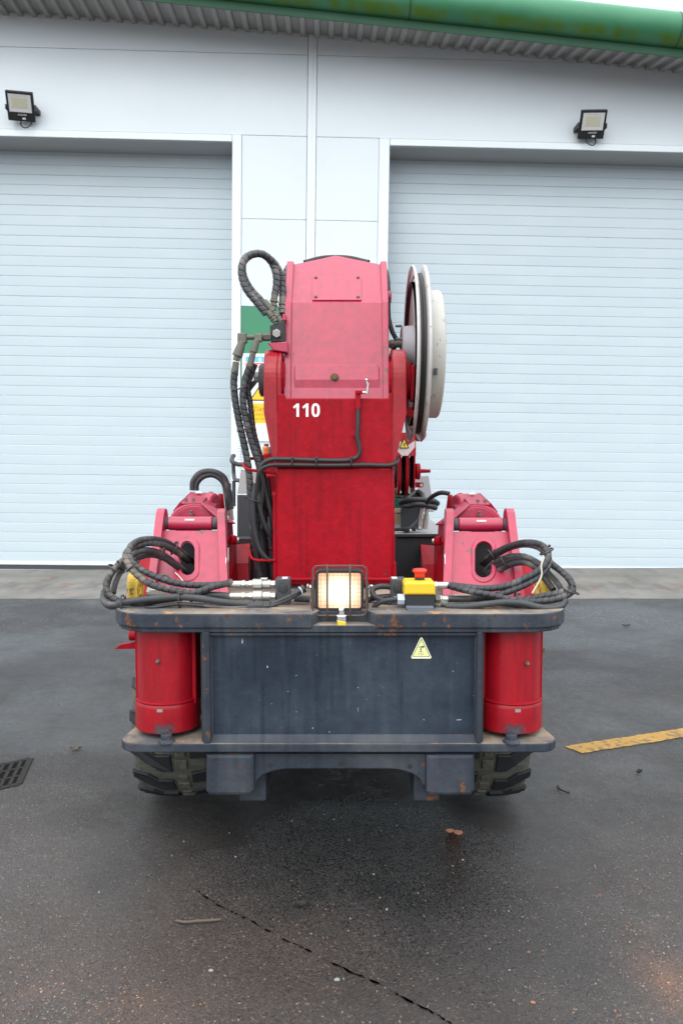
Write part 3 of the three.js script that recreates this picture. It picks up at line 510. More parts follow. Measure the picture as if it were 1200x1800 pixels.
// ---- mast: front plate between two ears
const MD = 3.63;
{
  const q = (x, y, D = MD) => P(x, y, D);
  const body = [[484, 832], [484, 1018], [693, 1018], [690, 832], [697, 760], [692, 698], [681, 692], [681, 699], [503, 699], [498, 699], [493, 690], [486, 697], [476, 760]];
  part('mast', [slab([[484, 834], [691, 834], [690, 700], [690, 690], [686, 690], [682, 700], [503, 700], [499, 692], [487, 692], [487, 780]].map(p => p[1] > 820 ? [p[0], 822] : p).map(p => q(...p)), .025, .005), pbx(483, 692, 820, 1030, MD + .001, .36, .022), pbx(487, 498, 700, 834, MD + .02, .33, .006), pbx(682, 690, 700, 834, MD + .02, .33, .006), pbx(498, 682, 780, 834, MD + .024, .3, .004)], M.red, crane);
  for (const g of [slab([[479, 868], [480, 1030], [487, 1030], [486, 868]].map(p => q(...p, MD + .02)), .25, .004), slab([[690, 846], [691, 1030], [694, 1030], [693, 846]].map(p => q(...p, MD + .016)), .25, .003), slab([[690, 985], [691, 1030], [697, 1030], [696, 990]].map(p => q(...p, MD + .012)), .2, .003)]) part('edge_strip', g, M.red, crane);
  part('foot_seam', [rod(q(486, 1018, MD - .004), q(690, 1018, MD - .004), .008, .008, 10, .001)], M.red, crane);
  part('foot_plate', pbx(487, 688, 1022, 1060, MD + .03, .3, .01), M.dark, crane);
  // ears with bosses round the boom pivot
  for (const [a, b, taper, s] of [[463, 487, 484, 1], [715, 690, 690, -1]]) {
    const py = 668, Dp = MD + .135, y = P(0, py, Dp).y, xo = P(a, py, MD).x, xi = P(b, py, MD).x, yl = P(0, 724, MD).y, ye = P(0, 834, MD).y, xt = P(taper, 834, MD).x;
    const cs = []; for (let i = 0; i <= 20; i++) { const t = i / 20 * Math.PI; cs.push([-Dp + Math.cos(t) * .135, y + Math.sin(t) * .135]); }
    const ear = part('mast_ear', [xplate([...cs, [-Dp - .135, yl], [-MD, yl]], xo, xi, .006), hull([V(xo, yl + .002, -MD), V(xi, yl + .002, -MD), V(xo, yl + .002, -Dp - .13), V(xi, yl + .002, -Dp - .13), V(xt, ye, -MD - .002), V(xi, ye, -MD - .002), V(xt, ye, -Dp - .13), V(xi, ye, -Dp - .13)])], M.gloss, crane);
    const xin = P(s > 0 ? 494 : 689, py, MD).x; part('ear_liner', xplate([...cs.map(([z, yy]) => [z, yy - .002]), [-Dp - .13, yl - .02], [-MD - .004, yl - .02]], xi, xin, .004), M.gloss, ear);
    if (s > 0) {
      part('pivot_washer', rod(V(xo, y, -Dp), V(xo - .03, y, -Dp), .075, .07, 32, .006), M.charcoal, ear); part('pivot_bolt', hex(V(xo - .03, y + .01, -Dp + .03), V(xo - .052, y + .01, -Dp + .03), .026), M.zinc, ear);
    } else {
      part('pivot_cap', [rod(V(xo, y, -Dp), V(xo + .022, y, -Dp), .09, .085, 32, .005), bx(xo + .02, xo + .04, y - .1, y + .06, -Dp - .02, -Dp + .07, .005), bx(xo, xo + .042, y - .17, y - .125, -Dp - .03, -Dp + .06, .005)], M.red, ear);
    }
  }
  for (const [a, b] of [[470, 503], [681, 706]]) part('pivot_pin', rod(V(P(a, 668, 3.77).x, P(0, 668, 3.765).y, -3.765), V(P(b, 668, 3.77).x, P(0, 668, 3.765).y, -3.765), .095), M.red, crane);
  // number
  const font = await new FontLoader().loadAsync('fonts/droid/droid_sans_bold.typeface.json');
  const g = new TextGeometry('110', { font, size: .0595, depth: .002, curveSegments: 8, bevelEnabled: false }); g.computeBoundingBox(); const bb = g.boundingBox, a = q(515, 733), w = q(562, 733).x - a.x;
  g.translate(-bb.min.x, -bb.min.y, 0); g.scale(w / (bb.max.x - bb.min.x), (q(515, 709).y - a.y) / (bb.max.y - bb.min.y), 1); g.translate(a.x, a.y, -MD - .0008); part('fleet_number', g, M.white, crane);
  // catch lever and bracket
  part('lever_bracket', [pbx(624, 634, 686, 720, MD - .02, .022, .004), pbx(626, 637, 686, 692, MD - .03, .03, .003)], M.red, crane);
  part('catch_lever', [rod(q(636, 690, MD - .02), q(648, 690, MD - .02), .006, .006, 10), rod(q(645, 692, MD - .03), q(647, 674, MD - .035), .007, .005, 10), ball(q(644, 668, MD - .03), .007), rod(q(644, 670, MD - .03), q(646, 676, MD - .03), .004, .004, 8)], M.steel, crane);
  // cables over the mast
  part('mast_cable', sweep(pt([[629, 720, 3.61], [629, 745, 3.605], [628, 770, 3.605], [632, 790, 3.605], [629, 802, 3.605], [616, 808, 3.605], [560, 809, 3.605], [500, 807, 3.605], [475, 808, 3.6], [462, 815, 3.6], [455, 832, 3.61], [452, 860, 3.63], [449, 900, 3.66]]), .0098), M.rubberHose, crane);
  part('mast_cable', sweep(pt([[697, 803, 3.70], [696, 812, 3.62], [688, 817, 3.605], [640, 817, 3.605], [580, 818, 3.605], [500, 817, 3.605], [474, 818, 3.6], [458, 826, 3.6], [463, 850, 3.62], [460, 880, 3.64], [456, 915, 3.66]]), .0094), M.rubberHose, crane);
  const band = (x, y, D, r = .02) => { const t = new THREE.TorusGeometry(r, .0028, 6, 18); t.rotateY(Math.PI / 2); const c = P(x, y, D); t.translate(c.x, c.y, c.z); return t; };
  part('cable_tie', [band(514, 812, 3.605), band(556, 813, 3.605), band(617, 812, 3.605), ...[514, 556, 617].map(x => ball(P(x, 805, 3.59), .006))], M.tie, crane);
  part('cable_clip', [pbx(655, 666, 811, 815, 3.612, .01, .002), pbx(660, 662, 807, 812, 3.606, .004, .001), pbx(618, 628, 764, 767, 3.61, .01, .002)], M.red, crane);
}
// ---- boom: its rear end looks at the camera between the ears
{
  const D0 = 3.69, D1 = 3.80, D2 = 3.98;
  const fl = [P(511, 706, D0), P(677, 706, D0), P(673, 532, D1), P(511, 532, D1)];
  const top = [P(512, 466, D2), P(590, 449, D1 + (532 - 449) / (532 - 466) * (D2 - D1)), P(668, 465, D2)];
  const back = [V(fl[0].x + .02, 1.75, -6.4), V(fl[1].x - .02, 1.75, -6.4), V(fl[0].x + .02, 2.15, -6.4), V(fl[1].x - .02, 2.15, -6.4)];
  part('boom', hull([...fl, ...top, V(fl[0].x, fl[0].y, -4.1), V(fl[1].x, fl[1].y, -4.1), ...back]), M.skyRed, crane);
  // side cheeks standing proud of the end face
  for (const [a, b] of [[501, 513], [671, 682]]) {
    const x0 = P(a, 600, D1).x, x1 = P(b, 600, D1).x; const y = (py, D) => P(0, py, D).y;
    part('boom_cheek', xplate([[-D0 + .016, y(706, D0)], [-D1 + .016, y(532, D1)], [-D2 + .02, y(461, D2)], [-D2 - .5, y(480, D2 + .5)], [-D2 - .5, y(706, D0) + .05], [-D0 - .3, y(706, D0)]], x0, x1, .004), M.skyRed, crane);
  }
  // raised lower plate, bead and bolts
  const f = (x, y) => P(x, y, D0 + (706 - y) / (706 - 532) * (D1 - D0) - .008);
  part('end_plate', [slab([[520, 641], [662, 641], [666, 646], [667, 669], [517, 669], [517, 646]].map(p => f(...p)), .012, .004), hull([...[[517, 668], [667, 668]].map(p => f(...p).add(V(0, 0, .001))), ...[[518, 686], [523, 692], [661, 692], [667, 686]].map(p => { const q0 = P(p[0], p[1], 3.705); return q0; }), ...[[517, 668], [667, 668], [518, 688], [667, 688]].map(p => P(p[0], p[1], 3.74))])], M.skyRed, crane);
  const b0 = f(588, 664).add(V(0, 0, .002)); part('end_bolt', [rod(b0.clone(), b0.clone().add(V(0, 0, .003)), .019, .018, 20), hex(b0.clone(), b0.clone().add(V(0, 0, .018)), .011)], M.rust, crane);
  const u = (x, y) => P(x, y, D1 + (532 - y) / (532 - 466) * (D2 - D1) - .012);
  part('cover_plate', slab([[549, 527], [635, 527], [635, 486], [549, 486]].map(p => u(...p)), .01, .002), M.skyRed, crane);
  part('cover_bolt', [[555, 522], [629, 522], [555, 488], [629, 488]].map(p => { const c = u(...p); return ball(c, .008, 1, 1, 1); }), M.dusty, crane);
  // hose and guard showing behind the boom
  part('boom_hose', sweep(pt([[497, 600, 3.72], [493, 590, 3.75], [497, 545, 3.82]].reverse().concat([[492, 610, 3.70]])), .009), M.rubberHose, crane);
  part('boom_hose', sweep(pt([[510, 470, 4.05], [503, 484, 4.0], [500, 510, 3.98], [502, 540, 4.0]]), .022, 'wrap'), M.wrap, crane);
  part('boom_hose', sweep(pt([[672, 470, 4.1], [680, 482, 4.0], [682, 510, 3.95], [683, 560, 3.92], [690, 585, 3.9], [697, 600, 3.9], [692, 612, 3.9], [684, 640, 3.92]]), .011), M.rubberHose, crane);
  part('boom_hose', sweep(pt([[535, 461, 4.35], [570, 453, 4.4], [610, 453, 4.4], [648, 461, 4.35]]), .012), M.rubberHose, crane);
  part('boom_bolt', [rod(P(500, 520, 3.95), P(493, 520, 3.95), .03, .03, 20), rod(P(680, 522, 3.95), P(687, 522, 3.95), .03, .03, 20)], M.skyRed, crane);
}
// ---- hoses, manifold and bundle on the left of the mast
{
  const fit = (pts, r, m = M.dusty, h = true) => { const a = P(...pts[0]), b = P(...pts[1]), L = (t) => a.clone().lerp(b, t); return [rod(L(0), L(.36), r, r, 16), hex(L(.36), L(.52), r * 1.22), rod(L(.52), L(.62), r * .85), hex(L(.62), L(.78), r * 1.18), rod(L(.78), L(1), r * .95, r * .95, 16)]; };
  part('manifold_block', [slab([[474, 572], [500, 562], [502, 602], [476, 602]].map(p => P(...p, 3.70)), .07, .006)], M.black, crane);
  for (const g of [slab([[470, 603], [506, 600], [506, 620], [480, 616]].map(p => P(...p, 3.69)), .08, .005), pbx(496, 503, 552, 563, 3.72, .06, .004)]) part('manifold_bracket', g, M.skyRed, crane);
  part('hex_bolt', [hex(P(486, 586, 3.70), P(486, 586, 3.675), .019)], M.zinc, crane);
  part('loop_hose', sweep(pt([[474, 547, 3.74], [458, 528, 3.74], [440, 508, 3.74], [429, 488, 3.74], [426, 470, 3.75], [430, 455, 3.76], [443, 447, 3.77], [461, 447, 3.78], [475, 458, 3.79], [484, 477, 3.79], [486, 497, 3.79], [483, 519, 3.78]]), .0165, 'wrap'), M.wrap, crane);
  part('loop_hose', sweep(pt([[468, 552, 3.70], [451, 531, 3.70], [433, 508, 3.70], [425, 484, 3.71], [427, 462, 3.72], [440, 449, 3.73], [458, 446, 3.74], [474, 455, 3.77], [487, 470, 3.80], [495, 492, 3.82], [497, 523, 3.81]]), .0165, 'wrap'), M.wrap, crane);
  part('hose_fitting', [...fit([[464, 530, 3.735], [494, 566, 3.73]], .0165), ...fit([[470, 548, 3.70], [484, 566, 3.70]], .014)], M.dusty, crane);
  part('hose_fitting', [...fit([[483, 517, 3.78], [480, 545, 3.77]], .0155), ...fit([[497, 522, 3.81], [496, 552, 3.78]], .0165)], M.dusty, crane);
  // cross pipe and elbows
  part('cross_pipe', [rod(P(432, 593, 3.68), P(476, 593, 3.70), .011), hex(P(462, 592, 3.69), P(475, 592, 3.70), .019), pbx(417, 433, 585, 602, 3.66, .045, .005), pbx(447, 460, 586, 600, 3.66, .04, .005)], M.dusty, crane);
  part('hose_fitting', [rod(P(426, 600, 3.67), P(417, 626, 3.67), .0165, .0235, 20), hex(P(418, 624, 3.67), P(415, 634, 3.67), .0165), hex(P(415, 636, 3.67), P(414, 644, 3.67), .0155), rod(P(414, 644, 3.67), P(412, 656, 3.67), .0155)], M.dusty, crane);
  part('hose_fitting', [rod(P(452, 597, 3.66), P(445, 619, 3.66), .0135, .0175, 20), hex(P(446, 617, 3.66), P(443, 628, 3.66), .0145), rod(P(443, 628, 3.66), P(438, 648, 3.66), .0140)], M.dusty, crane);
  part('mast_hose', sweep(pt([[413, 652, 3.67], [411, 672, 3.67], [413, 700, 3.66], [420, 740, 3.66], [430, 785, 3.66], [437, 825, 3.66], [441, 880, 3.66], [445, 930, 3.67], [453, 985, 3.68], [460, 1030, 3.7]]), .0155, 'wrap'), M.mastHose, crane);
  part('mast_hose', sweep(pt([[439, 644, 3.66], [431, 668, 3.66], [427, 700, 3.65], [433, 740, 3.65], [445, 785, 3.65], [456, 822, 3.66], [455, 870, 3.70], [452, 930, 3.71], [460, 990, 3.72]]), .0155, 'wrap'), M.mastHose, crane);
  part('mast_hose', sweep(pt([[448, 640, 3.69], [436, 680, 3.69], [440, 712, 3.69], [446, 760, 3.69], [460, 815, 3.69], [466, 880, 3.72], [464, 940, 3.74], [462, 1000, 3.76]]), .013, 'wrap'), M.darkWrap, crane);
  // thin links from the pin to the bundle
  part('pin_link', slab([[434, 682], [455, 656], [460, 655], [460, 662], [438, 690]].map(p => P(...p, 3.72)), .012, .002), M.black, crane);
  // lower bundle
  const low = [[[449, 850, 3.645], [445, 880, 3.635], [447, 930, 3.635], [456, 965, 3.64], [470, 983, 3.65], [486, 990, 3.69]], [[456, 850, 3.645], [455, 880, 3.64], [462, 915, 3.65], [474, 940, 3.67], [488, 960, 3.72]], [[463, 850, 3.66], [470, 880, 3.67], [478, 910, 3.68], [482, 960, 3.72]], [[441, 865, 3.65], [441, 900, 3.65], [446, 930, 3.65], [450, 960, 3.66], [456, 1005, 3.68]], [[470, 840, 3.70], [476, 890, 3.72], [480, 930, 3.74], [484, 975, 3.76]]];
  for (const l of low) part('bundle_hose', sweep(pt(l), .0115), M.rubberHose, crane);
  part('bundle_sleeve', sweep(pt([[455, 930, 3.74], [458, 970, 3.74], [460, 1010, 3.75], [462, 1050, 3.76]]), .038), M.black, crane);
  part('hose_guide', [sweep(pt([[487, 812, 3.72], [440, 806, 3.74], [431, 811, 3.70], [430, 821, 3.63], [437, 825, 3.62], [486, 831, 3.63]]), .0068), sweep(pt([[484, 965, 3.78], [445, 968, 3.75], [440, 974, 3.67], [445, 983, 3.64], [484, 985, 3.65]]), .006)], M.red, crane);
  const tie = (x0, y0, x1, y1, D) => sweep(pt([[x0, y0, D + .02], [x0 + 1, y0 + 1, D - .015], [(x0 + x1) / 2, (y0 + y1) / 2 + 1, D - .03], [x1 - 1, y1 + 1, D - .015], [x1, y1, D + .02]]), .0032);
  part('cable_tie', [tie(409, 686, 434, 678, 3.655), ball(P(409, 686, 3.63), .007), tie(420, 757, 443, 750, 3.65), ball(P(419, 757, 3.62), .007), tie(432, 874, 458, 882, 3.64), ball(P(432, 873, 3.61), .006)], M.tie, crane);
}
// ---- hose reel on the right
{
  const c = V(0, P(740, 624, 3.9).y, -3.9), reel = subgroup('hose_reel', crane), X = (px, D) => P(px, 624, D).x;
  const lathe = (pr, x) => { const g = new THREE.LatheGeometry(pr.map(q => new THREE.Vector2(Math.max(1e-4, q[0]), q[1])), 96); g.rotateZ(-Math.PI / 2); g.translate(x, c.y, c.z); return boxUV(norm(g)); };
  const xa = X(735, 3.5), xb = X(757, 3.5), R = .40;
  part('flange', lathe([[.04, .010], [.30, .010], [.36, .009], [R - .010, .004], [R - .004, -.004], [R, -.006], [R + .004, -.002], [R + .003, .004], [R - .004, .010], [.36, .015], [.30, .016], [.04, .016]], xa), M.reel, reel);
  part('flange', lathe([[.04, -.010], [.30, -.010], [.36, -.009], [R - .010, -.004], [R - .004, .004], [R, .006], [R + .004, .002], [R + .003, -.004], [R - .004, -.010], [.36, -.015], [.30, -.016], [.04, -.016]], xb), M.reel, reel);
  const mid = (xa + xb) / 2; for (const [r, dx] of [[.352, -.006], [.356, .007], [.332, 0]]) { const t = new THREE.TorusGeometry(r, .0135, 12, 96); t.rotateY(Math.PI / 2); t.translate(mid + dx, c.y, c.z); part('wound_hose', t, M.rubberHose, reel); }
  part('core', rod(V(xa + .02, c.y, c.z), V(xb - .02, c.y, c.z), .33, .33, 64), M.black, reel);
  const xd = X(786, 3.62); part('spring_drum', lathe([[.02, 0], [.285, 0], [.293, .004], [.293, xd - xb - .012], [.288, xd - xb - .004], [.27, xd - xb], [.02, xd - xb]], xb - .004), M.reelDrum, reel);
  const bolt = V(X(764, 3.63), P(0, 653, 3.61).y, -3.615); part('drum_clip', bx(bolt.x - .006, bolt.x + .008, bolt.y - .014, bolt.y + .014, -3.62, -3.595, .003), M.charcoal, reel);
  part('hub', [rod(V(xa + .02, P(0, 612, 3.9).y, -3.9), V(xa - .045, P(0, 612, 3.9).y, -3.9), .105, .10, 40, .006)], std({ color: c3(.35, .33, .36), roughness: .5 }), reel);
  part('hub_bolt', [[573, 3.84], [596, 3.82], [620, 3.84]].map(([y, D]) => { const p = V(xa - .045, P(0, y, D).y, -D); return rod(p, p.clone().add(V(-.03, 0, 0)), .007, .006, 10); }), M.dusty, reel);
  part('reel_fitting', [rod(V(xa - .03, P(0, 607, 3.9).y, -3.86), V(xa - .12, P(0, 607, 3.9).y, -3.86), .016), hex(V(xa - .08, P(0, 607, 3.9).y, -3.86), V(xa - .10, P(0, 607, 3.9).y, -3.86), .022)], M.dusty, reel);
}
// ---- outriggers folded up beside the mast
function outrigger(left) {
  const mx = x => left ? x : 1179 - x, dy = left ? 0 : 2, s = left ? 1 : -1;
  const Df = y => 3.72 - (y - 933) / 127 * .25;                     // the plate leans back
  const q = (x, y, d = 0) => P(mx(x), y + dy, Df(y) + d);
  const slot = []; for (let i = 0; i < 28; i++) { const a = i / 28 * 2 * Math.PI; slot.push([329 + Math.cos(a) * 14.5 - (Math.sin(a) < 0 ? 0 : -1), 981 + Math.sin(a) * 15 + (Math.sin(a) > 0 ? 17 : -17)]); }
  const ring = []; for (let i = 0; i < 28; i++) { const a = i / 28 * 2 * Math.PI; ring.push([329 + Math.cos(a) * 22, 981 + Math.sin(a) * 22 + (Math.sin(a) > 0 ? 18 : -18)]); }
  const o = subgroup('outrigger', crane);
  part('foot_plate', slab([[280, 932], [388, 932], [400, 1062], [256, 1062]].map(p => q(...p)), .022, .004, [slot.map(p => q(...p))]), M.skyRed, o);
  part('slot_rim', slab(ring.map(p => q(...p, -.011)), .013, .005, [slot.map(p => q(...p, -.011))]), M.skyRed, o);
  // flanges with rounded ears
  const flange = (x0t, x1t, x0b, x1b, top) => {
    const c = P(0, top + 14, 3.765), r = .05, g0 = []; for (let i = 0; i <= 12; i++) { const a = Math.PI * i / 12; for (const x of [x0t, x1t]) { const X = P(mx(x), top + 14 + dy, 3.73).x; g0.push(V(X, c.y + Math.sin(a) * r * .9, -3.765 + Math.cos(a) * r)); } }
    const f = (x, y, d) => q(x, y, d), g = hull([...g0, f(x0b, 1062, -.03), f(x1b, 1062, -.03), f(x0b, 1062, .30), f(x1b, 1062, .30)]);
    return g;
  };
  part('flange', flange(275, 289, 255, 268, 897), M.skyRed, o);
  const inner = part('flange', flange(382, 395, 388, 402, 897), M.skyRed, o);
  // roller and its collars
  const ra = P(mx(297), 920 + dy, 3.76), rb = P(mx(374), 920 + dy, 3.76);
  part('roller', rod(ra, rb, .032, .032, 28, .003), M.skyRed, o);
  part('roller_collar', rod(P(mx(288), 920 + dy, 3.76), ra, .029, .029, 20), M.charcoal, o); part('roller_collar', rod(rb, P(mx(383), 920 + dy, 3.76), .029, .029, 20), M.charcoal, o);
  part('roller_label', hull([[325, 912], [342, 912], [325, 915], [342, 915]].flatMap(p => [P(mx(p[0]), p[1] + dy, 3.730), P(mx(p[0]), p[1] + dy, 3.75)])), M.white, o);
  // round end of the leg tube
  const dc = P(mx(341), 926 + dy, 3.90), dpts = []; for (let i = 0; i <= 26; i++) { const a = Math.PI * i / 26; dpts.push(V(dc.x + Math.cos(a) * .125, dc.y + Math.sin(a) * .115, -3.90)); }
  part('leg_tube_end', slab(dpts, .25, .01), M.skyRed, o);
  const dp2 = dpts.map(p => V(dc.x + (p.x - dc.x) * .84, dc.y + (p.y - dc.y) * .86, -3.893)); part('leg_tube_cap', slab(dp2, .02, .003), M.skyRed, o);
  const gn = P(mx(337), 904 + dy, 3.87); part('grease_nipple', [rod(gn, gn.clone().add(V(0, .018, .006)), .007, .005, 10), rod(gn.clone().add(V(0, -.004, 0)), gn.clone().add(V(0, .004, 0)), .012, .012, 8)], M.dusty, o);
  // hood
  const h = (x, y, D) => P(mx(x), y + dy, D);
  part('hood', [slab([h(318, 884, 3.90), h(353, 884, 3.90), h(371, 866, 4.12), h(336, 864, 4.12)], .008, .002), slab([h(353, 884, 3.90), h(379, 886, 3.92), h(385, 884, 4.1), h(371, 866, 4.12)], .008, .002), slab([h(352, 884, 3.90), h(353, 888, 3.90), h(306, 901, 3.92), h(318, 884, 3.90)], .006, .001), slab([h(304, 898, 3.93), h(318, 883, 3.90), h(336, 864, 4.12), h(322, 884, 4.15)], .008, .002), slab([h(353, 883, 3.90), h(380, 886, 3.92), h(414, 919, 3.84), h(396, 912, 3.78)], .008, .002), slab([h(396, 911, 3.78), h(414, 918, 3.86), h(413, 958, 3.9), h(404, 963, 3.84), h(399, 956, 3.78)], .01, .002)], M.skyRed, o);
  part('hood_roundel', rod(h(366, 884, 4.08), h(379, 886, 4.06), .058, .05, 28, .008), M.skyRed, o);
  part('hood_label', slab([h(343, 866, 4.06), h(356, 866, 4.06), h(350, 863, 4.1)], .003, .0005), M.white, o);
  part('hood_bolt', [[327, 879], [340, 879]].map(([x, y]) => hex(h(x, y + 1, 3.93), h(x, y - 3, 3.93), .009)), M.dusty, o);
  // inner arm plate with the pin, back lug
  part('arm_plate', [hull([h(402, 958, 3.82), h(414, 958, 3.88), h(402, 1062, 3.6), h(420, 1062, 3.75), h(406, 958, 4.3), h(420, 1062, 4.3)]), slab([h(390, 868, 4.14), h(396, 868, 4.14), h(398, 905, 4.16), h(389, 905, 4.12)], .03, .006)], M.red, o);
  part('arm_pin', [rod(h(398, 949, 3.76), h(404, 949, 3.76), .016, .016, 14), rod(h(404, 949, 3.76), h(413, 949, 3.78), .022, .022, 18), hex(h(413, 949, 3.78), h(417, 949, 3.78), .012)], M.red, o);
  part('arm_nut', [hex(h(395, 948, 3.74), h(400, 948, 3.74), .013), hex(h(413, 949, 3.78), h(420, 949, 3.78), .012)], M.zinc, o);
  part('badge', slab(Array.from({ length: 16 }, (_, i) => { const a = i / 16 * 2 * Math.PI, x = P(mx(397), 992, 3.58).x; return V(x + s * (.004 - Math.sin(a) * .0), P(0, 992, 3.58).y + Math.sin(a) * (left ? .03 : .045), -3.58 + Math.cos(a) * .020); }), .003, .0006), M.white, o);
  // base frame on the chassis
  part('base_frame', [hull([h(416, 957, 4.2), h(440, 955, 4.2), h(416, 1060, 3.8), h(440, 1060, 3.8), h(416, 957, 4.5), h(440, 955, 4.5), h(436, 990, 3.85), h(416, 990, 3.85)])], M.red, o);
  part('inner_tube', rod(h(330, 985, 4.0), h(330, 990, 4.6), .16, .16, 20), M.dark, o);
  part('outer_wing', hull([h(240, 985, 3.85), h(275, 978, 3.85), h(238, 1062, 3.62), h(268, 1062, 3.62), h(250, 985, 4.2), h(275, 980, 4.2)]), M.red, o);
}
outrigger(true); outrigger(false);
{ // foot pads peeping out beside the leg cylinders
  part('foot_pad', slab([[200, 1141], [240, 1141], [240, 1128], [212, 1133]].map(p => P(...p, 3.5)), .02, .003), M.red, crane);
  part('foot_pad', pbx(945, 957, 1139, 1147, 3.6, .15, .003), M.rust, crane);
  part('pad_knob', rod(P(240, 1117, 3.5), P(228, 1117, 3.5), .022, .022, 18), M.red, crane);
  part('pad_arm', [pbx(240, 262, 1070, 1150, 3.6, .3, .01), pbx(930, 950, 1070, 1150, 3.6, .3, .01)], M.red, crane);
}
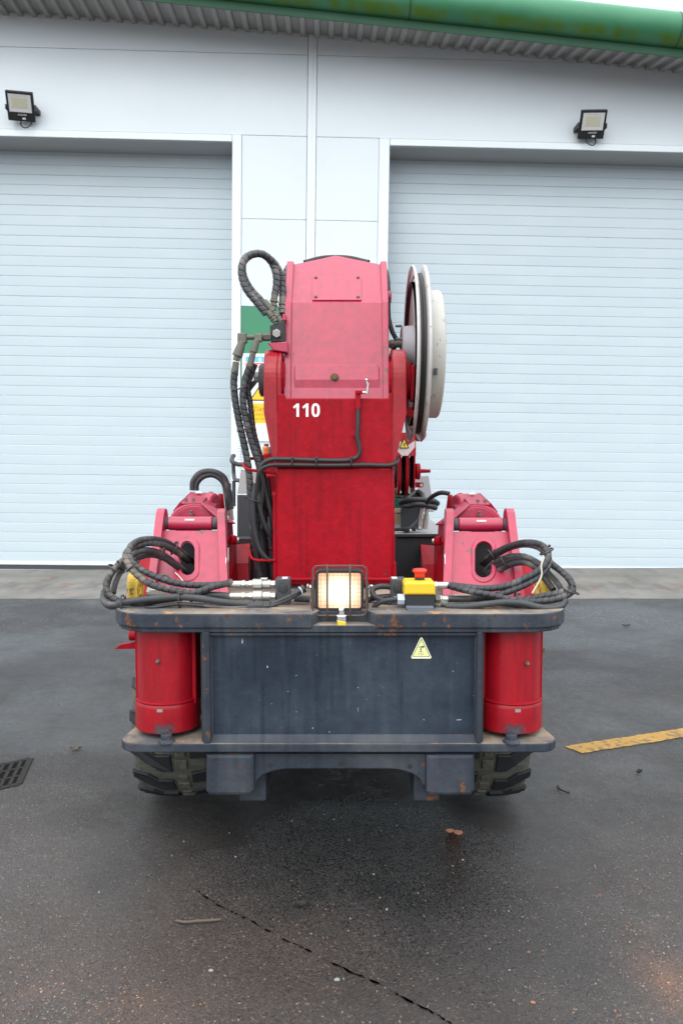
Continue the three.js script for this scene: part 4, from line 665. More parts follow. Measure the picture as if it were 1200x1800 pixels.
// ---- deck fittings
{
  // valve blocks
  for (const [a, b] of [[484, 510], [687, 712]]) {
    const v = part('valve_block', pbx(a, b, 1018, 1079, 3.235, .075, .004), M.charcoal, crane), c = P((a + b) / 2, 1034, 3.234);
    part('plug', [rod(c, c.clone().add(V(0, 0, .004)), .021, .019, 24), rod(c.clone().add(V(0, 0, .003)), c.clone().add(V(0, 0, .006)), .012, .012, 16)], M.dark, v);
    const d = P((a + b) / 2, 1071, 3.234); part('cap_screw', hex(d, d.clone().add(V(0, 0, .008)), .011), M.dusty, v); part('block_label', bx(P(a + 6, 0, 3.24).x, P(a + 16, 0, 3.24).x, P(0, 1018, 3.235).y - .001, P(0, 1018, 3.235).y + .002, -3.285, -3.25, .001), M.white, v);
  }
  const couple = (x0, x1, y, D, s = 1) => { const L = t => P(x0 + (x1 - x0) * t, y, D); return [rod(L(0), L(.26), .014, .014, 18), hex(L(.26), L(.34), .0175), rod(L(.34), L(.42), .013), hex(L(.42), L(.50), .0175), rod(L(.5), L(.72), .022, .022, 20, .003), rod(L(.72), L(.9), .0185, .0185, 20, .002), hex(L(.9), L(1), .0165)]; };
  part('coupling', couple(404, 484, 1027, 3.27), M.zinc, crane); part('coupling', couple(404, 484, 1048, 3.23), M.zinc, crane);
  part('coupling', couple(788, 712, 1029, 3.27), M.zinc, crane); part('coupling', couple(787, 745, 1053, 3.25), M.zinc, crane);
  part('coupling_lever', [pbx(448, 460, 1051, 1070, 3.215, .02, .003), pbx(458, 470, 1016, 1020, 3.26, .02, .003)], M.zinc, crane);
  const L = l => l.map(([x, y, D]) => P(160 + x / 3.3333, 800 + y / 3.3333, D)), R = l => l.map(([x, y, D]) => P(660 + x / 3.3333, 800 + y / 3.3333, D));
  // left coil
  const left = [
    ['wrap', .0155, L([[826, 752, 3.27], [700, 762, 3.26], [560, 760, 3.25], [440, 735, 3.25], [330, 690, 3.26], [255, 640, 3.28], [222, 580, 3.30], [232, 535, 3.32], [285, 500, 3.36], [360, 492, 3.42], [440, 510, 3.5], [520, 560, 3.6], [600, 625, 3.75]])],
    ['wrap', .0155, L([[826, 745, 3.27], [720, 770, 3.23], [600, 808, 3.22], [480, 792, 3.22], [360, 760, 3.22], [270, 700, 3.24], [215, 630, 3.27], [206, 580, 3.30], [240, 545, 3.34], [310, 518, 3.38], [400, 520, 3.45], [490, 560, 3.55], [570, 620, 3.7]])],
    ['plain', .0155, L([[826, 828, 3.23], [700, 820, 3.24], [560, 830, 3.25], [400, 850, 3.22], [250, 870, 3.2], [150, 850, 3.2], [95, 800, 3.22], [105, 720, 3.26], [150, 655, 3.3], [215, 600, 3.33], [300, 560, 3.37], [390, 570, 3.45], [460, 610, 3.52], [560, 690, 3.68]])],
    ['wrap', .0145, L([[500, 838, 3.24], [300, 850, 3.2], [200, 862, 3.19], [120, 830, 3.2], [88, 765, 3.22], [120, 690, 3.26], [190, 615, 3.3], [260, 560, 3.35]])],
    ['plain', .015, L([[560, 692, 3.66], [490, 645, 3.55], [420, 600, 3.48], [350, 585, 3.44], [280, 600, 3.4], [225, 630, 3.36], [170, 690, 3.32], [140, 760, 3.3], [130, 810, 3.28]])],
    ['ring', .0155, L([[150, 872, 3.18], [215, 858, 3.17], [300, 848, 3.17], [400, 838, 3.17], [500, 832, 3.17], [620, 838, 3.17], [740, 856, 3.17], [840, 868, 3.18], [920, 872, 3.19]])],
    ['plain', .0185, L([[82, 800, 3.24], [78, 850, 3.2], [110, 880, 3.18], [170, 878, 3.18], [240, 874, 3.18]])],
    ['plain', .0095, L([[140, 870, 3.19], [200, 890, 3.17], [290, 897, 3.17], [400, 886, 3.17], [500, 872, 3.17], [590, 876, 3.17], [700, 886, 3.17], [830, 895, 3.17], [930, 890, 3.18]])],
    ['wrap', .0155, L([[826, 828, 3.235], [740, 826, 3.24], [660, 834, 3.25], [580, 842, 3.25]])],
  ];
  const right = [
    ['wrap', .0155, R([[428, 762, 3.27], [520, 772, 3.26], [640, 782, 3.25], [760, 768, 3.25], [860, 728, 3.26], [950, 680, 3.28], [1000, 625, 3.3], [1008, 570, 3.33], [965, 525, 3.38], [880, 512, 3.44], [780, 535, 3.52], [690, 580, 3.6], [625, 635, 3.72]])],
    ['wrap', .0155, R([[428, 766, 3.265], [540, 795, 3.22], [680, 822, 3.2], [800, 848, 3.19], [940, 858, 3.19], [1075, 838, 3.2], [1150, 795, 3.22], [1142, 740, 3.25], [1090, 685, 3.29], [1030, 640, 3.33]])],
    ['wrap', .0155, R([[540, 842, 3.25], [700, 822, 3.24], [800, 792, 3.24], [890, 752, 3.26], [965, 705, 3.28], [1012, 640, 3.31], [1005, 585, 3.35], [950, 540, 3.4], [870, 525, 3.46], [780, 545, 3.53], [700, 590, 3.6], [640, 640, 3.7]])],
    ['wrap', .014, R([[700, 838, 3.24], [840, 850, 3.22], [960, 828, 3.21], [1080, 805, 3.22], [1148, 770, 3.25], [1120, 715, 3.29], [1060, 660, 3.33], [1000, 610, 3.38]])],
    ['plain', .0145, R([[655, 690, 3.66], [730, 640, 3.58], [810, 607, 3.52], [890, 608, 3.46], [960, 640, 3.41], [1020, 700, 3.36], [1075, 765, 3.31], [1090, 800, 3.28]])],
    ['plain', .0145, R([[660, 705, 3.65], [740, 665, 3.57], [810, 635, 3.51], [880, 630, 3.46], [935, 660, 3.42], [985, 715, 3.37], [1040, 790, 3.31]])],
    ['wrap', .0145, R([[640, 680, 3.68], [700, 630, 3.6], [780, 597, 3.54], [860, 592, 3.5], [930, 620, 3.45], [975, 650, 3.42]])],
    ['ring', .0155, R([[410, 885, 3.17], [520, 887, 3.16], [640, 874, 3.15], [760, 862, 3.15], [860, 868, 3.15], [950, 890, 3.15], [1030, 898, 3.16], [1090, 880, 3.18], [1112, 850, 3.2]])],
    ['plain', .0155, R([[412, 842, 3.25], [520, 842, 3.25], [640, 840, 3.25], [760, 842, 3.25]])],
    ['plain', .006, R([[600, 870, 3.2], [760, 880, 3.17], [900, 900, 3.17]])],
  ];
  for (const [k, r, l] of [...left, ...right]) part('deck_hose', sweep(l, r * (.80 + .12 * rnd()), k), k === 'wrap' ? [M.wrap, M.wrapB, M.mastHose][Math.floor(rnd() * 3)] : k === 'ring' ? M.conduit : M.hose, crane);
  const loop = (p, r, ax) => { const t = new THREE.TorusGeometry(r, .0034, 6, 22); t.lookAt(ax); t.translate(p.x, p.y, p.z); return [t, ball(p.clone().add(V(.3, .9, .4).normalize().multiplyScalar(r)), .006)]; };
  part('cable_tie', [...loop(L([[520, 845, 3.175]])[0], .03, V(1, 0, 0)), ...loop(L([[190, 875, 3.18]])[0], .036, V(1, .1, 0)), ...loop(L([[150, 665, 3.28]])[0], .034, V(.5, 1, 0)), ...loop(L([[248, 650, 3.27]])[0], .033, V(.6, -.7, 0)), ...loop(L([[490, 545, 3.52]])[0], .03, V(1, -.6, -.4)), ...loop(L([[420, 580, 3.46]])[0], .026, V(1, -.3, 0))], M.tie, crane);
  part('cable_tie', [...loop(R([[822, 855, 3.18]])[0], .034, V(1, 0, 0)), ...loop(R([[1145, 800, 3.22]])[0], .03, V(.3, 1, 0)), ...loop(R([[1000, 565, 3.34]])[0], .028, V(.5, -1, 0)), ...loop(R([[680, 590, 3.61]])[0], .03, V(1, .7, 0)), ...loop(R([[745, 630, 3.55]])[0], .032, V(1, .6, 0))], M.tie, crane);
  part('hanging_wire', sweep(R([[985, 600, 3.27], [968, 650, 3.25], [972, 700, 3.24], [945, 760, 3.22], [915, 810, 3.2]]), .0035), std({ color: c3(.45, .42, .36), roughness: .5 }), crane);
  part('hanging_wire', sweep(L([[495, 690, 3.4], [525, 720, 3.36], [560, 775, 3.3], [575, 800, 3.28]]), .003), std({ color: c3(.5, .45, .36), roughness: .5 }), crane);
  part('hydraulic_pipe', sweep(L([[330, 740, 3.42], [340, 790, 3.4], [365, 795, 3.4], [360, 720, 3.45], [400, 705, 3.45], [450, 705, 3.45], [470, 730, 3.45]]), .0055), M.dusty, crane);
  part('pipe_clamp', [rod(L([[330, 800, 3.38]])[0], L([[440, 800, 3.38]])[0], .02, .02, 16), pbx(262, 292, 1036, 1046, 3.36, .06, .004)], M.zinc, crane);
  part('cable_plug', [rod(L([[918, 888, 3.19]])[0], L([[1010, 882, 3.19]])[0], .019, .019, 12), hex(L([[985, 884, 3.19]])[0], L([[1050, 880, 3.19]])[0], .0175)], M.dark, crane);
  part('lamp_cable', sweep([...L([[1040, 885, 3.19], [1110, 850, 3.2]]), ...pt([[510, 1048, 3.2], [525, 1040, 3.2], [534, 1035, 3.22]])], .008), M.dark, crane);
  part('lamp_cable', sweep([...L([[1040, 890, 3.185], [1120, 860, 3.2]]), ...pt([[508, 1053, 3.2], [522, 1045, 3.2], [532, 1040, 3.22]])], .0075), M.dark, crane);
  part('cable_boot', [rod(P(512, 1047, 3.2), P(535, 1034, 3.22), .012, .017, 16), rod(P(517, 1052, 3.25), P(545, 1054, 3.25), .013)], M.dark, crane);
  part('boot_band', rod(P(527, 1039, 3.213), P(529, 1038, 3.215), .018, .018, 16), M.white, crane);
  part('lamp_conduit', sweep(pt([[690, 1032, 3.3], [668, 1031, 3.3], [655, 1036, 3.29], [656, 1046, 3.27], [672, 1055, 3.25], [688, 1060, 3.24]]), .012, 'ring'), M.conduit, crane);
  part('lamp_conduit', sweep(pt([[698, 1053, 3.17], [675, 1056, 3.17], [660, 1064, 3.18], [650, 1078, 3.19], [640, 1082, 3.2], [625, 1077, 3.22]]), .0095), M.dark, crane);
  part('lamp_conduit', sweep(pt([[690, 1048, 3.3], [665, 1050, 3.3], [648, 1054, 3.29], [640, 1060, 3.28]]), .0115), M.dark, crane);
  // emergency stop
  const es = part('emergency_stop_box', pbx(713, 764, 1044, 1069, 3.15, .1, .004), M.black, crane);
  part('yellow_lid', slab([[710, 1046], [765, 1046], [765, 1027], [761, 1023], [714, 1023], [710, 1027]].map(p => P(...p, 3.142)), .115, .01, [], 4), M.estopYellow, es);
  const yb = P(737, 1026, 3.2); part('button_stem', rod(yb, yb.clone().add(V(0, .028, 0)), .0195), M.black, es);
  const yr = yb.clone().add(V(0, .026, 0)); part('red_button', [new THREE.LatheGeometry([[0, 0], [.0195, 0], [.0195, .015], [.0225, .019], [.0275, .0205], [.029, .0255], [.027, .0305], [.02, .033], [0, .0335]].map(q => new THREE.Vector2(Math.max(q[0], 1e-4), q[1])), 36).translate(yr.x, yr.y, yr.z)], M.estopRed, es);
  part('bracket', [slab([[716, 1069], [762, 1069], [762, 1083], [728, 1083], [724, 1076], [716, 1073]].map(p => P(...p, 3.12)), .01, .002), pbx(714, 762, 1067, 1071, 3.12, .13, .002)], std({ color: c3(.12, .14, .17), roughness: .6 }), es);
  part('cable_gland', [hex(P(711, 1053, 3.18), P(698, 1053, 3.18), .0215), rod(P(698, 1053, 3.18), P(692, 1053, 3.18), .010)], M.gland, es);
  part('cable_gland', [hex(P(764, 1053, 3.2), P(773, 1053, 3.2), .02), rod(P(773, 1058, 3.2), P(786, 1064, 3.19), .014, .012), rod(P(764, 1062, 3.2), P(775, 1066, 3.19), .014)], M.dusty, es);
  // yellow lugs
  for (const [x0, x1, y0, y1, s] of [[222, 252, 1009, 1052, 1], [972, 938, 1012, 1050, -1]]) {
    const D = 3.36, a = P(x0, y1, D), b = P(x0 + (x1 - x0) * .63, y0, D), c = P(x1, y1, D), ym = (a.y + b.y) / 2 - .02, t = [], h = [];
    for (let i = 0; i <= 12; i++) { const q = Math.PI * i / 12; t.push([-D - .07 + Math.cos(q) * .062, b.y - .045 + Math.sin(q) * .045]); } for (let i = 0; i < 16; i++) { const q = 2 * Math.PI * i / 16; h.push([-D - .065 + Math.cos(q) * .022, ym + Math.sin(q) * .024]); }
    part('lifting_lug', xplate([...t, [-D - .132, a.y - .03], [-D - .008, a.y - .03]], a.x, b.x, .006, [h]), M.yellow, crane);
  }
}
// ---- work lamp
{
  const lampD = 3.125, lamp = subgroup('work_lamp', crane), q = (x, y, d = 0) => P(x, y, lampD + d);
  const rr = (x0, x1, y0, y1, r, d) => { const o = []; for (const [cx, cy, a0] of [[x1 - r, y0 + r, -90], [x1 - r, y1 - r, 0], [x0 + r, y1 - r, 90], [x0 + r, y0 + r, 180]]) for (let i = 0; i <= 5; i++) { const a = (a0 + i * 18) * Math.PI / 180; o.push(q(cx + Math.cos(a) * r, cy + Math.sin(a) * r, d)); } return o; };
  part('housing', [slab(rr(553.5, 639.5, 1001, 1075, 11, 0), .05, .005, [rr(557, 636, 1005, 1071, 6, 0)], 3), slab(rr(557, 636, 1005, 1071, 10, .045), .07, .012)], M.black, lamp);
  const em = tex(256, (u, v) => { const gx = Math.abs(((u * 11) % 1) - .5) * 2, gy = Math.abs(((v * 9) % 1) - .5) * 2, line = Math.max(sm(.72, .98, gx), sm(.72, .98, gy)), d = Math.hypot((u - .5) * 1.9, (v - .47) * 1.9), core = Math.exp(-d * d * d * 1.5); return mix3([255 * (.66 + .34 * core), 255 * (.50 + .50 * core), 255 * (.34 + .62 * core)], [190, 95, 62], line * (1 - .9 * core) * .8 + .5 * sm(.9, 1, Math.max(Math.abs(u - .5), Math.abs(v - .5)) * 2)); });
  const lens = decal([q(556, 1072, .004), q(637, 1072, .004), q(637, 1004, .004), q(556, 1004, .004)]);
  part('lens', lens, std({ color: c3(.12, .12, .11), emissive: c3(1, .94, .82), emissiveIntensity: 1.9, emissiveMap: em, roughness: .25 }), lamp);
  const lc = q(597, 1038, -.004), rl = new THREE.RectAreaLight(0xfff0d8, 5, .15, .125); rl.position.copy(lc); rl.lookAt(lc.x, lc.y, 0); RectAreaLightUniformsLib.init(); scene.add(rl);
  const cageM = std({ color: c3(.09, .06, .052), roughness: .6, metalness: .3 });
  const loop = rr(550, 644, 995, 1082, 7, -.02); loop.push(loop[0]);
  const cage = part('guard_frame', sweep(loop.slice(0, -1), .0038, 'plain', true), cageM, lamp);
  for (const x of [575, 615]) part('guard_bar', sweep([q(x, 993, .0), q(x, 995, -.025), q(x, 1040, -.034), q(x, 1083, -.03), q(x, 1089, -.02)], .0036), cageM, lamp);
  for (const g of [bx(q(546, 1030, 0).x, q(552, 1030, 0).x, q(0, 1090, 0).y, q(0, 1026, 0).y, -lampD - .06, -lampD - .03, .003), bx(q(642, 1030, 0).x, q(648, 1030, 0).x, q(0, 1090, 0).y, q(0, 1026, 0).y, -lampD - .06, -lampD - .03, .003)]) part('bracket_arm', g, M.black, lamp);
  part('wing_nut', [hex(q(548, 1032, .04), q(541, 1032, .04), .010), ball(q(541, 1030, .03), .009, .6, 1, 1), hex(q(646, 1032, .04), q(652, 1032, .04), .010), ball(q(652, 1030, .03), .009, 1, .7, 1)], M.zinc, lamp);
  part('latch', [slab([[592, 1082], [608, 1082], [608, 1103], [593, 1103]].map(p => q(...p, -.06)), .02, .004), slab([[596, 1072], [604, 1069], [606, 1090], [595, 1090]].map(p => q(...p, -.055)), .03, .004)], M.steel, lamp);
  part('latch_sleeve', slab([[592, 1091], [608, 1094], [608, 1101], [593, 1101]].map(p => q(...p, -.064)), .010, .003), M.estopYellow, lamp);
}
// ---- machinery seen past the mast
{
  // left: engine cover, rail, amber beacon, winch flank
  part('engine_cover', [hull([[417, 870], [520, 870], [417, 945], [520, 945]].flatMap(p => [P(...p, 4.7), P(...p, 5.8)]))], M.charcoal, crane);
  part('engine_cover_top', hull([P(417, 868, 4.72), P(520, 868, 4.72), P(424, 826, 5.2), P(520, 826, 5.2), P(424, 826, 5.8), P(520, 826, 5.8), P(417, 868, 5.8), P(520, 868, 5.8)]), std({ color: c3(.22, .21, .20), roughness: .7 }), crane);
  part('mirror_rail', [sweep(pt([[430, 817, 5.2], [417, 816, 5.2], [409, 812, 5.2], [409, 803, 5.3], [411, 801, 5.5]]), .014), sweep(pt([[410, 810, 5.3], [411, 835, 5.3], [414, 843, 5.2], [428, 846, 5.1]]), .013), rod(P(411, 845, 5.3), P(411, 890, 5.3), .012)], M.charcoal, crane);
  const bc = P(463, 792, 5.6); part('beacon', [bx(bc.x - .045, bc.x + .035, bc.y - .035, bc.y + .03, -5.65, -5.56, .02)], M.orange, crane);
  part('beacon_band', bx(bc.x - .02, bc.x + .005, bc.y - .033, bc.y + .032, -5.655, -5.553, .018), M.white, crane);
  part('seat_back', [rod(P(468, 800, 5.8), P(468, 780, 5.8), .016, .016), rod(P(452, 800, 5.8), P(452, 782, 5.8), .014), pbx(470, 490, 785, 810, 5.8, .1, .02)], M.charcoal, crane);
  part('winch_flank', [pbx(456, 500, 800, 812, 5.1, .3, .02), hull([[462, 800], [500, 790], [500, 880], [466, 845]].flatMap(p => [P(...p, 4.6), P(...p, 5.0)])), ball(P(475, 855, 4.55), .07), ball(P(478, 885, 4.5), .06, 1, 1.3, 1), rod(P(473, 835, 4.5), P(473, 900, 4.5), .04, .035, 14)], M.red, crane);
  part('back_bulkhead', pbx(408, 480, 945, 1062, 4.5, .1, .01), M.dark, crane);
  // right: body box, grey panel, hook block with sheaves
  part('body_box', [pbx(694, 790, 944, 1062, 4.45, 1.8, .012)], M.dark, crane);
  part('body_box_lid', topSplit(pbx(692, 792, 938, 945, 4.43, 1.85, .006)), [M.dark, M.grey], crane);
  part('tool_case', [hull([[704, 893], [738, 885], [752, 938], [704, 938]].flatMap(p => [P(...p, 4.75), P(...p, 5.0)]))], M.dark, crane);
  part('control_panel', slab([[716, 900], [716, 838], [753, 836], [763, 900]].map(p => P(...p, 5.5)), .04, .004), M.grey, crane);
  part('panel_tag', pbx(729, 734, 856, 864, 5.46, .01, .001), M.white, crane);
  // hook block
  const D = 4.9, hb = subgroup('hook_block', crane), h = (x, y, d = 0) => P(x, y, D + d);
  part('cheek', slab([[697, 760], [731, 760], [731, 801], [697, 801]].map(p => h(...p)), .3, .01), M.red, hb);
  part('chevron_marking', decal([h(697, 801, -.004), h(729, 801, -.004), h(729, 762, -.004), h(697, 762, -.004)]), canvasMat(320, 390, (x) => { x.fillStyle = '#b01a2a'; x.fillRect(0, 0, 320, 390); x.fillStyle = '#e6d4d2'; x.beginPath(); x.moveTo(0, 60); x.lineTo(110, 190); x.lineTo(320, 110); x.lineTo(320, 240); x.lineTo(190, 390); x.lineTo(90, 390); x.lineTo(0, 300); x.fill(); x.fillStyle = '#b01a2a'; x.beginPath(); x.moveTo(60, 0); x.lineTo(320, 0); x.lineTo(320, 120); x.lineTo(150, 240); x.fill(); }), hb);
  const tg = new THREE.BufferGeometry(), ta = h(701, 788, -.01), tb = h(719, 788, -.01), tc = h(710, 770, -.01); tg.setAttribute('position', new THREE.Float32BufferAttribute([ta, tb, tc].flatMap(v => [v.x, v.y, v.z]), 3)); tg.setAttribute('uv', new THREE.Float32BufferAttribute([0, 0, 1, 0, .5, 1], 2)); tg.computeVertexNormals();
  part('warning_sticker', tg, canvasMat(256, 256, x => { x.fillStyle = '#23231c'; x.fillRect(0, 0, 256, 256); x.fillStyle = '#e2d24c'; x.beginPath(); x.moveTo(30, 238); x.lineTo(226, 238); x.lineTo(128, 36); x.fill(); x.fillStyle = '#222'; x.beginPath(); x.arc(150, 140, 18, 0, 7); x.fill(); x.fillRect(95, 145, 60, 14); x.fillRect(120, 155, 16, 50); x.fillStyle = '#b32222'; x.fillRect(112, 180, 36, 30); }), hb);
  const lo = [[699, 705], [713, 719], [727, 730]];
  lo.forEach(([a, b]) => part('sheave_plate', xplate(Array.from({ length: 26 }, (_, i) => { const t = -Math.PI * i / 25; return [-D - .17 + Math.cos(t) * .16, P(0, 838, D).y + Math.sin(t) * .13]; }).concat([[-D - .33, P(0, 800, D).y], [-D - .01, P(0, 800, D).y]]), P(a, 830, D).x, P(b, 830, D).x, .004), M.red, hb));
  part('sheave', [rod(P(705, 835, D + .17), P(713, 835, D + .17), .12, .12, 32), rod(P(719, 830, D + .17), P(727, 830, D + .17), .10, .10, 32), rod(P(690, 830, D + .17), P(699, 830, D + .17), .10, .10, 32)], M.black, hb);
  part('sheave_pin', [rod(P(730, 828, D + .05), P(738, 828, D + .05), .046, .046, 24), pbx(732, 738, 815, 843, D + .04, .1, .004)], M.red, hb);
  part('pin_handle', rod(P(738, 828, D + .05), P(756, 828, D + .05), .013, .010, 14), M.red, hb);
  part('side_tab', slab([[730, 848], [743, 848], [744, 850], [744, 855], [741, 857], [730, 857]].map(p => h(...p, .05)), .015, .002), M.red, hb);
  part('tab_bolt', rod(h(740, 853, .05), h(740, 853, .03), .009), M.zinc, hb);
  part('hook_knuckle', [ball(h(736, 763, .1), .045, 1, 1, 1), rod(h(736, 770, .1), h(744, 745, .1), .022, .018)], M.red, hb);
  // cables on the body
  part('looped_cable', sweep(pt([[708, 888, 4.6], [705, 884, 4.55], [712, 880, 4.5], [735, 879, 4.48], [760, 881, 4.5], [768, 885, 4.55]]), .017), M.rubberHose, crane);
  part('looped_cable', sweep(pt([[706, 887, 4.58], [716, 890, 4.48], [735, 887, 4.46], [755, 890, 4.48], [766, 893, 4.5]]), .015), M.rubberHose, crane);
  part('looped_cable', sweep(pt([[710, 882, 4.6], [722, 872, 4.7], [732, 864, 4.75], [741, 868, 4.7], [743, 884, 4.6]]), .013), M.rubberHose, crane);
  part('looped_cable', sweep(pt([[714, 882, 4.62], [726, 873, 4.72], [735, 870, 4.75], [738, 882, 4.65]]), .011), M.rubberHose, crane);
  part('looped_cable', sweep(pt([[750, 884, 4.4], [758, 874, 4.35], [775, 866, 4.3], [790, 868, 4.3]]), .012), M.rubberHose, crane);
  part('looped_cable', sweep(pt([[738, 892, 4.6], [734, 912, 4.6], [722, 926, 4.55], [712, 932, 4.5], [700, 930, 4.5]]), .008), M.rubberHose, crane);
  part('quick_coupler', [[741, 4.5], [750, 4.5]].flatMap(([x, D_]) => [rod(P(x, 890, D_), P(x - 1, 904, D_), .011), hex(P(x - 1, 904, D_), P(x - 1, 912, D_), .016), rod(P(x - 1, 912, D_), P(x - 3, 930, D_), .012, .014)]), M.zinc, crane);
  part('cable_connector', [pbx(710, 720, 928, 936, 4.44, .05, .006), pbx(722, 731, 926, 934, 4.46, .05, .006), pbx(733, 741, 926, 932, 4.5, .04, .006), rod(P(690, 931, 4.47), P(712, 930, 4.46), .009)], M.black, crane);
  part('connector_tip', [rod(P(720, 933, 4.44), P(723, 932, 4.44), .007), rod(P(736, 928, 4.47), P(738, 929, 4.47), .008)], M.white, crane);
  part('outrigger_hose', sweep(pt([[339, 862, 4.2], [340, 846, 4.2], [352, 832, 4.2], [372, 829, 4.2], [392, 838, 4.2], [401, 860, 4.2], [406, 895, 4.2]]), .016), M.hose, crane);
  part('outrigger_hose', sweep(pt([[345, 862, 4.2], [346, 850, 4.2], [357, 838, 4.2], [375, 835, 4.2], [392, 847, 4.2], [398, 870, 4.2], [402, 900, 4.2]]), .014), M.hose, crane);
  part('outrigger_hose', sweep(pt([[403, 850, 4.3], [404, 880, 4.3], [407, 905, 4.3]]), .010), M.rubberHose, crane);
  part('hose_end', [rod(P(405, 895, 4.2), P(407, 915, 4.2), .013), hex(P(402, 898, 4.2), P(403, 906, 4.2), .016)], M.zinc, crane);
}
// ------------------------------------------------------------------ loose things carried on the crane
{
  const D = 5.0, a = P(684, 926, D), b = P(722, 872, D), z0 = -D - .2, z1 = -D;
  const bk = thing('wire_basket', 'small white wire basket on the crane body beside the red mast', 'basket', V((a.x + b.x) / 2, a.y, (z0 + z1) / 2));
  for (const y of [a.y + .004, (a.y + b.y) / 2 - .01, b.y]) part('hoop', sweep([V(a.x, y, z0), V(a.x, y, z1), V(b.x, y, z1), V(b.x, y, z0)].flatMap((v, i, l) => { const w = l[(i + 1) % 4]; return [v.clone().lerp(w, .02), v.clone().lerp(w, .5), v.clone().lerp(w, .98)]; }), .004, 'plain', true), M.dusty, bk);
  part('upright', [[a.x, z1], [(a.x + b.x) / 2 + .01, z1], [b.x, z1], [a.x, z0], [b.x, z0]].map(([x, z]) => rod(V(x, a.y, z), V(x, b.y, z), .004, .004, 8)), M.dusty, bk);
  part('base_tray', bx(a.x, b.x + .02, a.y - .012, a.y, z0, z1 + .01, .003), M.tan, bk);
  const c = P(686, 924, D + .03), d = P(719, 893, D + .03); solo('cardboard_box', bx(c.x, d.x, c.y, d.y, z0 + .04, z1 - .03, .003), M.tan, 'plain tan cardboard box inside the wire basket', 'box');
  const bot = (px, top, label, r) => { const p = P(px, 893, D + .09), h = P(px, top, D + .09).y - p.y, t = thing('oil_bottle', label, 'bottle', p.clone(), 'green bottles in the wire basket'); part('body', new THREE.LatheGeometry([[.001, 0], [r, 0], [r, h * .55], [r * .8, h * .68], [r * .5, h * .82], [r * .3, h * .88], [r * .3, h * .9], [.001, h * .9]].map(q => new THREE.Vector2(...q)), 24).translate(p.x, p.y, p.z), M.bottle, t); part('cap', rod(p.clone().add(V(0, h * .89, 0)), p.clone().add(V(0, h, 0)), r * .36, r * .34, 14), M.orange, t); };
  bot(711, 860, 'green bottle with orange cap standing in the wire basket behind the sheaves', .045);
  bot(694, 860, 'green bottle half hidden behind the red mast edge, in the wire basket', .045);
  const j = P(693, 868, 5.45), jt = thing('amber_lamp', 'amber lamp behind the red mast, above the green bottles', 'lamp', j.clone()); part('lens', new THREE.LatheGeometry([[.001, .1], [.02, .098], [.032, .08], [.034, 0], [.001, 0]].map(q => new THREE.Vector2(...q)), 24).translate(j.x, j.y, j.z), M.amber, jt); part('base', rod(j.clone().add(V(0, -.3, 0)), j.clone(), .036, .036, 20), M.charcoal, jt);
}
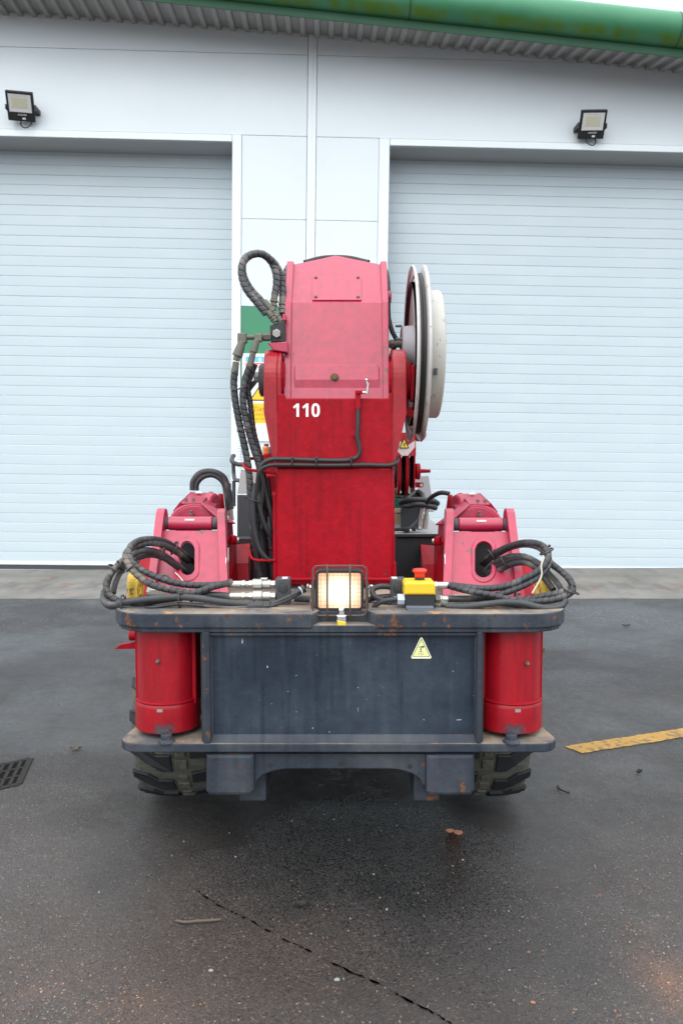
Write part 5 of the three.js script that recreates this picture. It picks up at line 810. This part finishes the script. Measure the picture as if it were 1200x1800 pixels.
// ------------------------------------------------------------------ on the ground
{
  const flat = (pts, h, m, name, jitter = .004) => { // a thin sheet along an outline of ground points
    const out = []; for (let i = 0; i < pts.length; i++) { const a = G(...pts[i]), b = G(...pts[(i + 1) % pts.length]), n = Math.max(1, Math.round(a.distanceTo(b) / .02)); for (let k = 0; k < n; k++) { const q = a.clone().lerp(b, k / n); q.x += (rnd() - .5) * jitter; q.z += (rnd() - .5) * jitter; out.push(q); } }
    const s = new THREE.Shape(out.map(v => new THREE.Vector2(v.x, -v.z))), g = new THREE.ShapeGeometry(s); g.rotateX(-Math.PI / 2); g.translate(0, h, 0); return boxUV(norm(g));
  };
  solo('parking_line', flat([[990, 1313], [1200, 1281], [1420, 1250], [1440, 1262], [1200, 1297], [1022, 1325]], .004, null, null, .012), std({ map: T.wear, roughness: .7, bumpMap: T.asphaltB, bumpScale: .003 }), 'faded yellow painted line', null, null, 'structure');
  const crack = (pts, w) => { const pos = []; let pa, pb, wob = 0; pts.flatMap((p, i) => { if (i === pts.length - 1) return [G(...p)]; const a = G(...p), b = G(...pts[i + 1]), n = Math.ceil(a.distanceTo(b) / .012); return Array.from({ length: n }, (_, k) => a.clone().lerp(b, k / n)); }).forEach(q => { wob = wob * .8 + (rnd() - .5) * w * 1.3; const k = w * (rnd() < .3 ? .06 : .2 + 1.5 * rnd()), ox = wob * 1.6; const A = V(q.x + ox - k * .42, .004, q.z + k * .5), B = V(q.x + ox + k * .42, .004, q.z - k * .5); if (pa) pos.push(pa, pb, B, pa, B, A); pa = A; pb = B; }); const g = new THREE.BufferGeometry(); g.setAttribute('position', new THREE.Float32BufferAttribute(pos.flatMap(v => [v.x, v.y, v.z]), 3)); g.setAttribute('normal', new THREE.Float32BufferAttribute(pos.flatMap(() => [0, 1, 0]), 3)); return norm(boxUV(g)); };
  const ck = std({ color: c3(.032, .029, .027), specularIntensity: .2, roughness: .9 });
  solo('pavement_crack', crack([[340, 1560], [360, 1578], [380, 1590], [440, 1620], [500, 1655], [520, 1662], [555, 1680]], .0038), ck, null, null, null, 'structure');
  solo('pavement_crack', crack([[566, 1686], [618, 1712], [660, 1730], [700, 1752], [745, 1775], [800, 1802], [840, 1830]], .0046), ck, null, null, null, 'structure');
  // twig, leaves, stones
  const tw = (l, r) => sweep(l.map(([x, y, h]) => G(x, y, h)), r);
  const bark = std({ color: c3(.10, .075, .055), roughness: .9 }), leafM = std({ color: c3(.018, .015, .013), roughness: .8 }), brick = std({ color: c3(.30, .13, .085), roughness: .95 });
  solo('twig', [tw([[310, 1618, .006], [325, 1621, .008], [345, 1619, .01], [368, 1618, .009], [388, 1616, .006]], .0042)], bark, 'thin brown twig lying straight on the wet asphalt at the front left', 'twig');
  solo('twig', [tw([[979, 1381, .006], [985, 1388, .012], [994, 1392, .01], [1000, 1393, .005]], .004)], leafM, 'short dark curled twig right of the crane wheel', 'twig');
  const leaf = (x, y, w, a, m, label, curl = .012) => { const c = G(x, y, .007), g = new THREE.PlaneGeometry(w, w * .55, 8, 5), p = g.attributes.position; for (let i = 0; i < p.count; i++) { const u = p.getX(i) / w * 2, v = p.getY(i) / (w * .275); p.setXYZ(i, p.getX(i) * (1 - .3 * v * v) * (.9 + .2 * hash(i, 3, 4)), curl * (u * u * .8 + v * v * .4) * (.6 + .8 * hash(i, 5, 9)), p.getY(i) * Math.sqrt(Math.max(.05, 1 - u * u * .92))); } g.computeVertexNormals(); g.rotateY(a); g.translate(c.x, c.y, c.z); m.side = THREE.DoubleSide; solo('leaf', g, m, label, 'leaf'); };
  leaf(530, 1590, .06, .2, leafM, 'dark wet leaf flat on the asphalt below the lamp, nearest of the leaves'); leaf(1100, 1100, .09, 0, leafM, 'dark leaf on the asphalt near the right shutter door'); leaf(1122, 1358, .05, .8, std({ color: c3(.018, .015, .013), roughness: .8 }), 'small dark leaf below the yellow line'); leaf(133, 1317, .07, .1, bark, 'small brown leaf on the asphalt left of the crane wheel');
  const rock = (x, y, r, m, label, name = 'stone', cat = 'stone') => { const g = norm(new THREE.IcosahedronGeometry(r, 2)), p = g.attributes.position; const k = x * 7 + y; for (let i = 0; i < p.count; i++) { const v = V().fromBufferAttribute(p, i), f = .45 + 1.0 * fbm(v.x / r * 2.4 + k % 50 + 60, v.y / r * 1.5 + v.z / r * 2.2 + 60, 4096, 3, 3); p.setXYZ(i, v.x * f * 1.3, v.y * f * .55, v.z * f); } g.computeVertexNormals(); const c = G(x, y, r * .3); g.translate(c.x, c.y, c.z); solo(name, boxUV(g), m, label, cat); };
  const white = std({ color: c3(.24, .25, .25), roughness: .9, specularIntensity: .3 });
  rock(371, 1706, .006, white, 'pale stone right of the twig, in front of the left crack'); rock(592, 1722, .007, white, 'pale stone between the two pavement cracks'); rock(936, 1762, .006, brick, 'reddish stone at the front, right of the long crack');
  for (const [x, y, l] of [[790, 1460, 'crumbled red brick bits on the ground in front of the right bumper block'], [805, 1463, 'flat orange brick crumb beside the larger brick bits']]) rock(x, y, .014, brick, l, 'brick_fragment', 'brick fragment');
  // fine grit
  const N = 1500, im = new THREE.InstancedMesh(new THREE.IcosahedronGeometry(1, 0), std({ color: 0xffffff, roughness: .85 }), N), mt = new THREE.Matrix4(), qq = new THREE.Quaternion(), col = new THREE.Color();
  for (let i = 0; i < N; i++) {
    let x, z, t = rnd(); if (t < .25) { const c = G(40 + rnd() * 340, 1060 + rnd() * 60); x = c.x - 2.2 + rnd() * 2.6; z = -8.9 + rnd() * 1.4; } else if (t < .42) { const c = G(80 + (rnd() + rnd() - 1) * 230, 1760 + (rnd() + rnd() - 1) * 90); x = c.x; z = c.z; } else if (t < .6) { const c = G(1130 + (rnd() + rnd() - 1) * 120, 1640 + (rnd() + rnd() - 1) * 220); x = c.x; z = c.z; } else { const c = G(rnd() * 1300 - 50, 1150 + rnd() * 700); x = c.x; z = c.z; }
    const s = .0012 + .0030 * rnd() ** 3 + (t < .25 ? .003 : 0); qq.set(rnd(), rnd(), rnd(), rnd()).normalize(); mt.compose(V(x, s * .4, z), qq, V(s * 1.3, s * .8, s)); im.setMatrixAt(i, mt); const k = rnd(); im.setColorAt(i, k < .45 ? col.setRGB(.20, .11, .075) : k < .85 ? col.setRGB(.16, .15, .14) : col.setRGB(.24, .23, .22));
  }
  im.name = 'grit'; im.userData = { kind: 'stuff', label: 'fine pale and rusty grit scattered over the asphalt' }; shadowed(im); scene.add(im);
  // drain grate
  const dr = thing('drain_grate', 'dark cast iron drain grate at the left edge of the asphalt', 'drain', G(0, 1370)), castM = std({ color: c3(.028, .025, .024), roughness: .85, specularIntensity: .4 });
  const a = G(-70, 1400, .006), e1 = G(33, 1377, .006).sub(a), e2 = G(-40, 1352, .006).sub(a), at = (u, v, h = .006) => { const q = a.clone().addScaledVector(e1, u).addScaledVector(e2, v); q.y = h; return q; };
  const bar = (u0, v0, u1, v1, w) => { const A = at(u0, v0), B = at(u1, v1), d = B.clone().sub(A), n = V(-d.z, 0, d.x).normalize().multiplyScalar(w / 2); return slab([A.clone().add(n), A.clone().sub(n), B.clone().sub(n), B.clone().add(n)], .012, .002); };
  part('frame', [bar(0, 0, 1, 0, .03), bar(0, 1, 1, 1, .03), bar(0, 0, 0, 1, .03), bar(1, 0, 1, 1, .03)], castM, dr);
  for (let i = 1; i < 6; i++) part('bar', bar(i / 6, 0, i / 6, 1, .018), castM, dr); for (let i = 1; i < 3; i++) part('bar', bar(0, i / 3, 1, i / 3, .016), castM, dr);
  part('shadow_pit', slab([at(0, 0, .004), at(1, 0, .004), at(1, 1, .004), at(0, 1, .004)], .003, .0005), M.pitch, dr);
}
renderer.render(scene, camera);
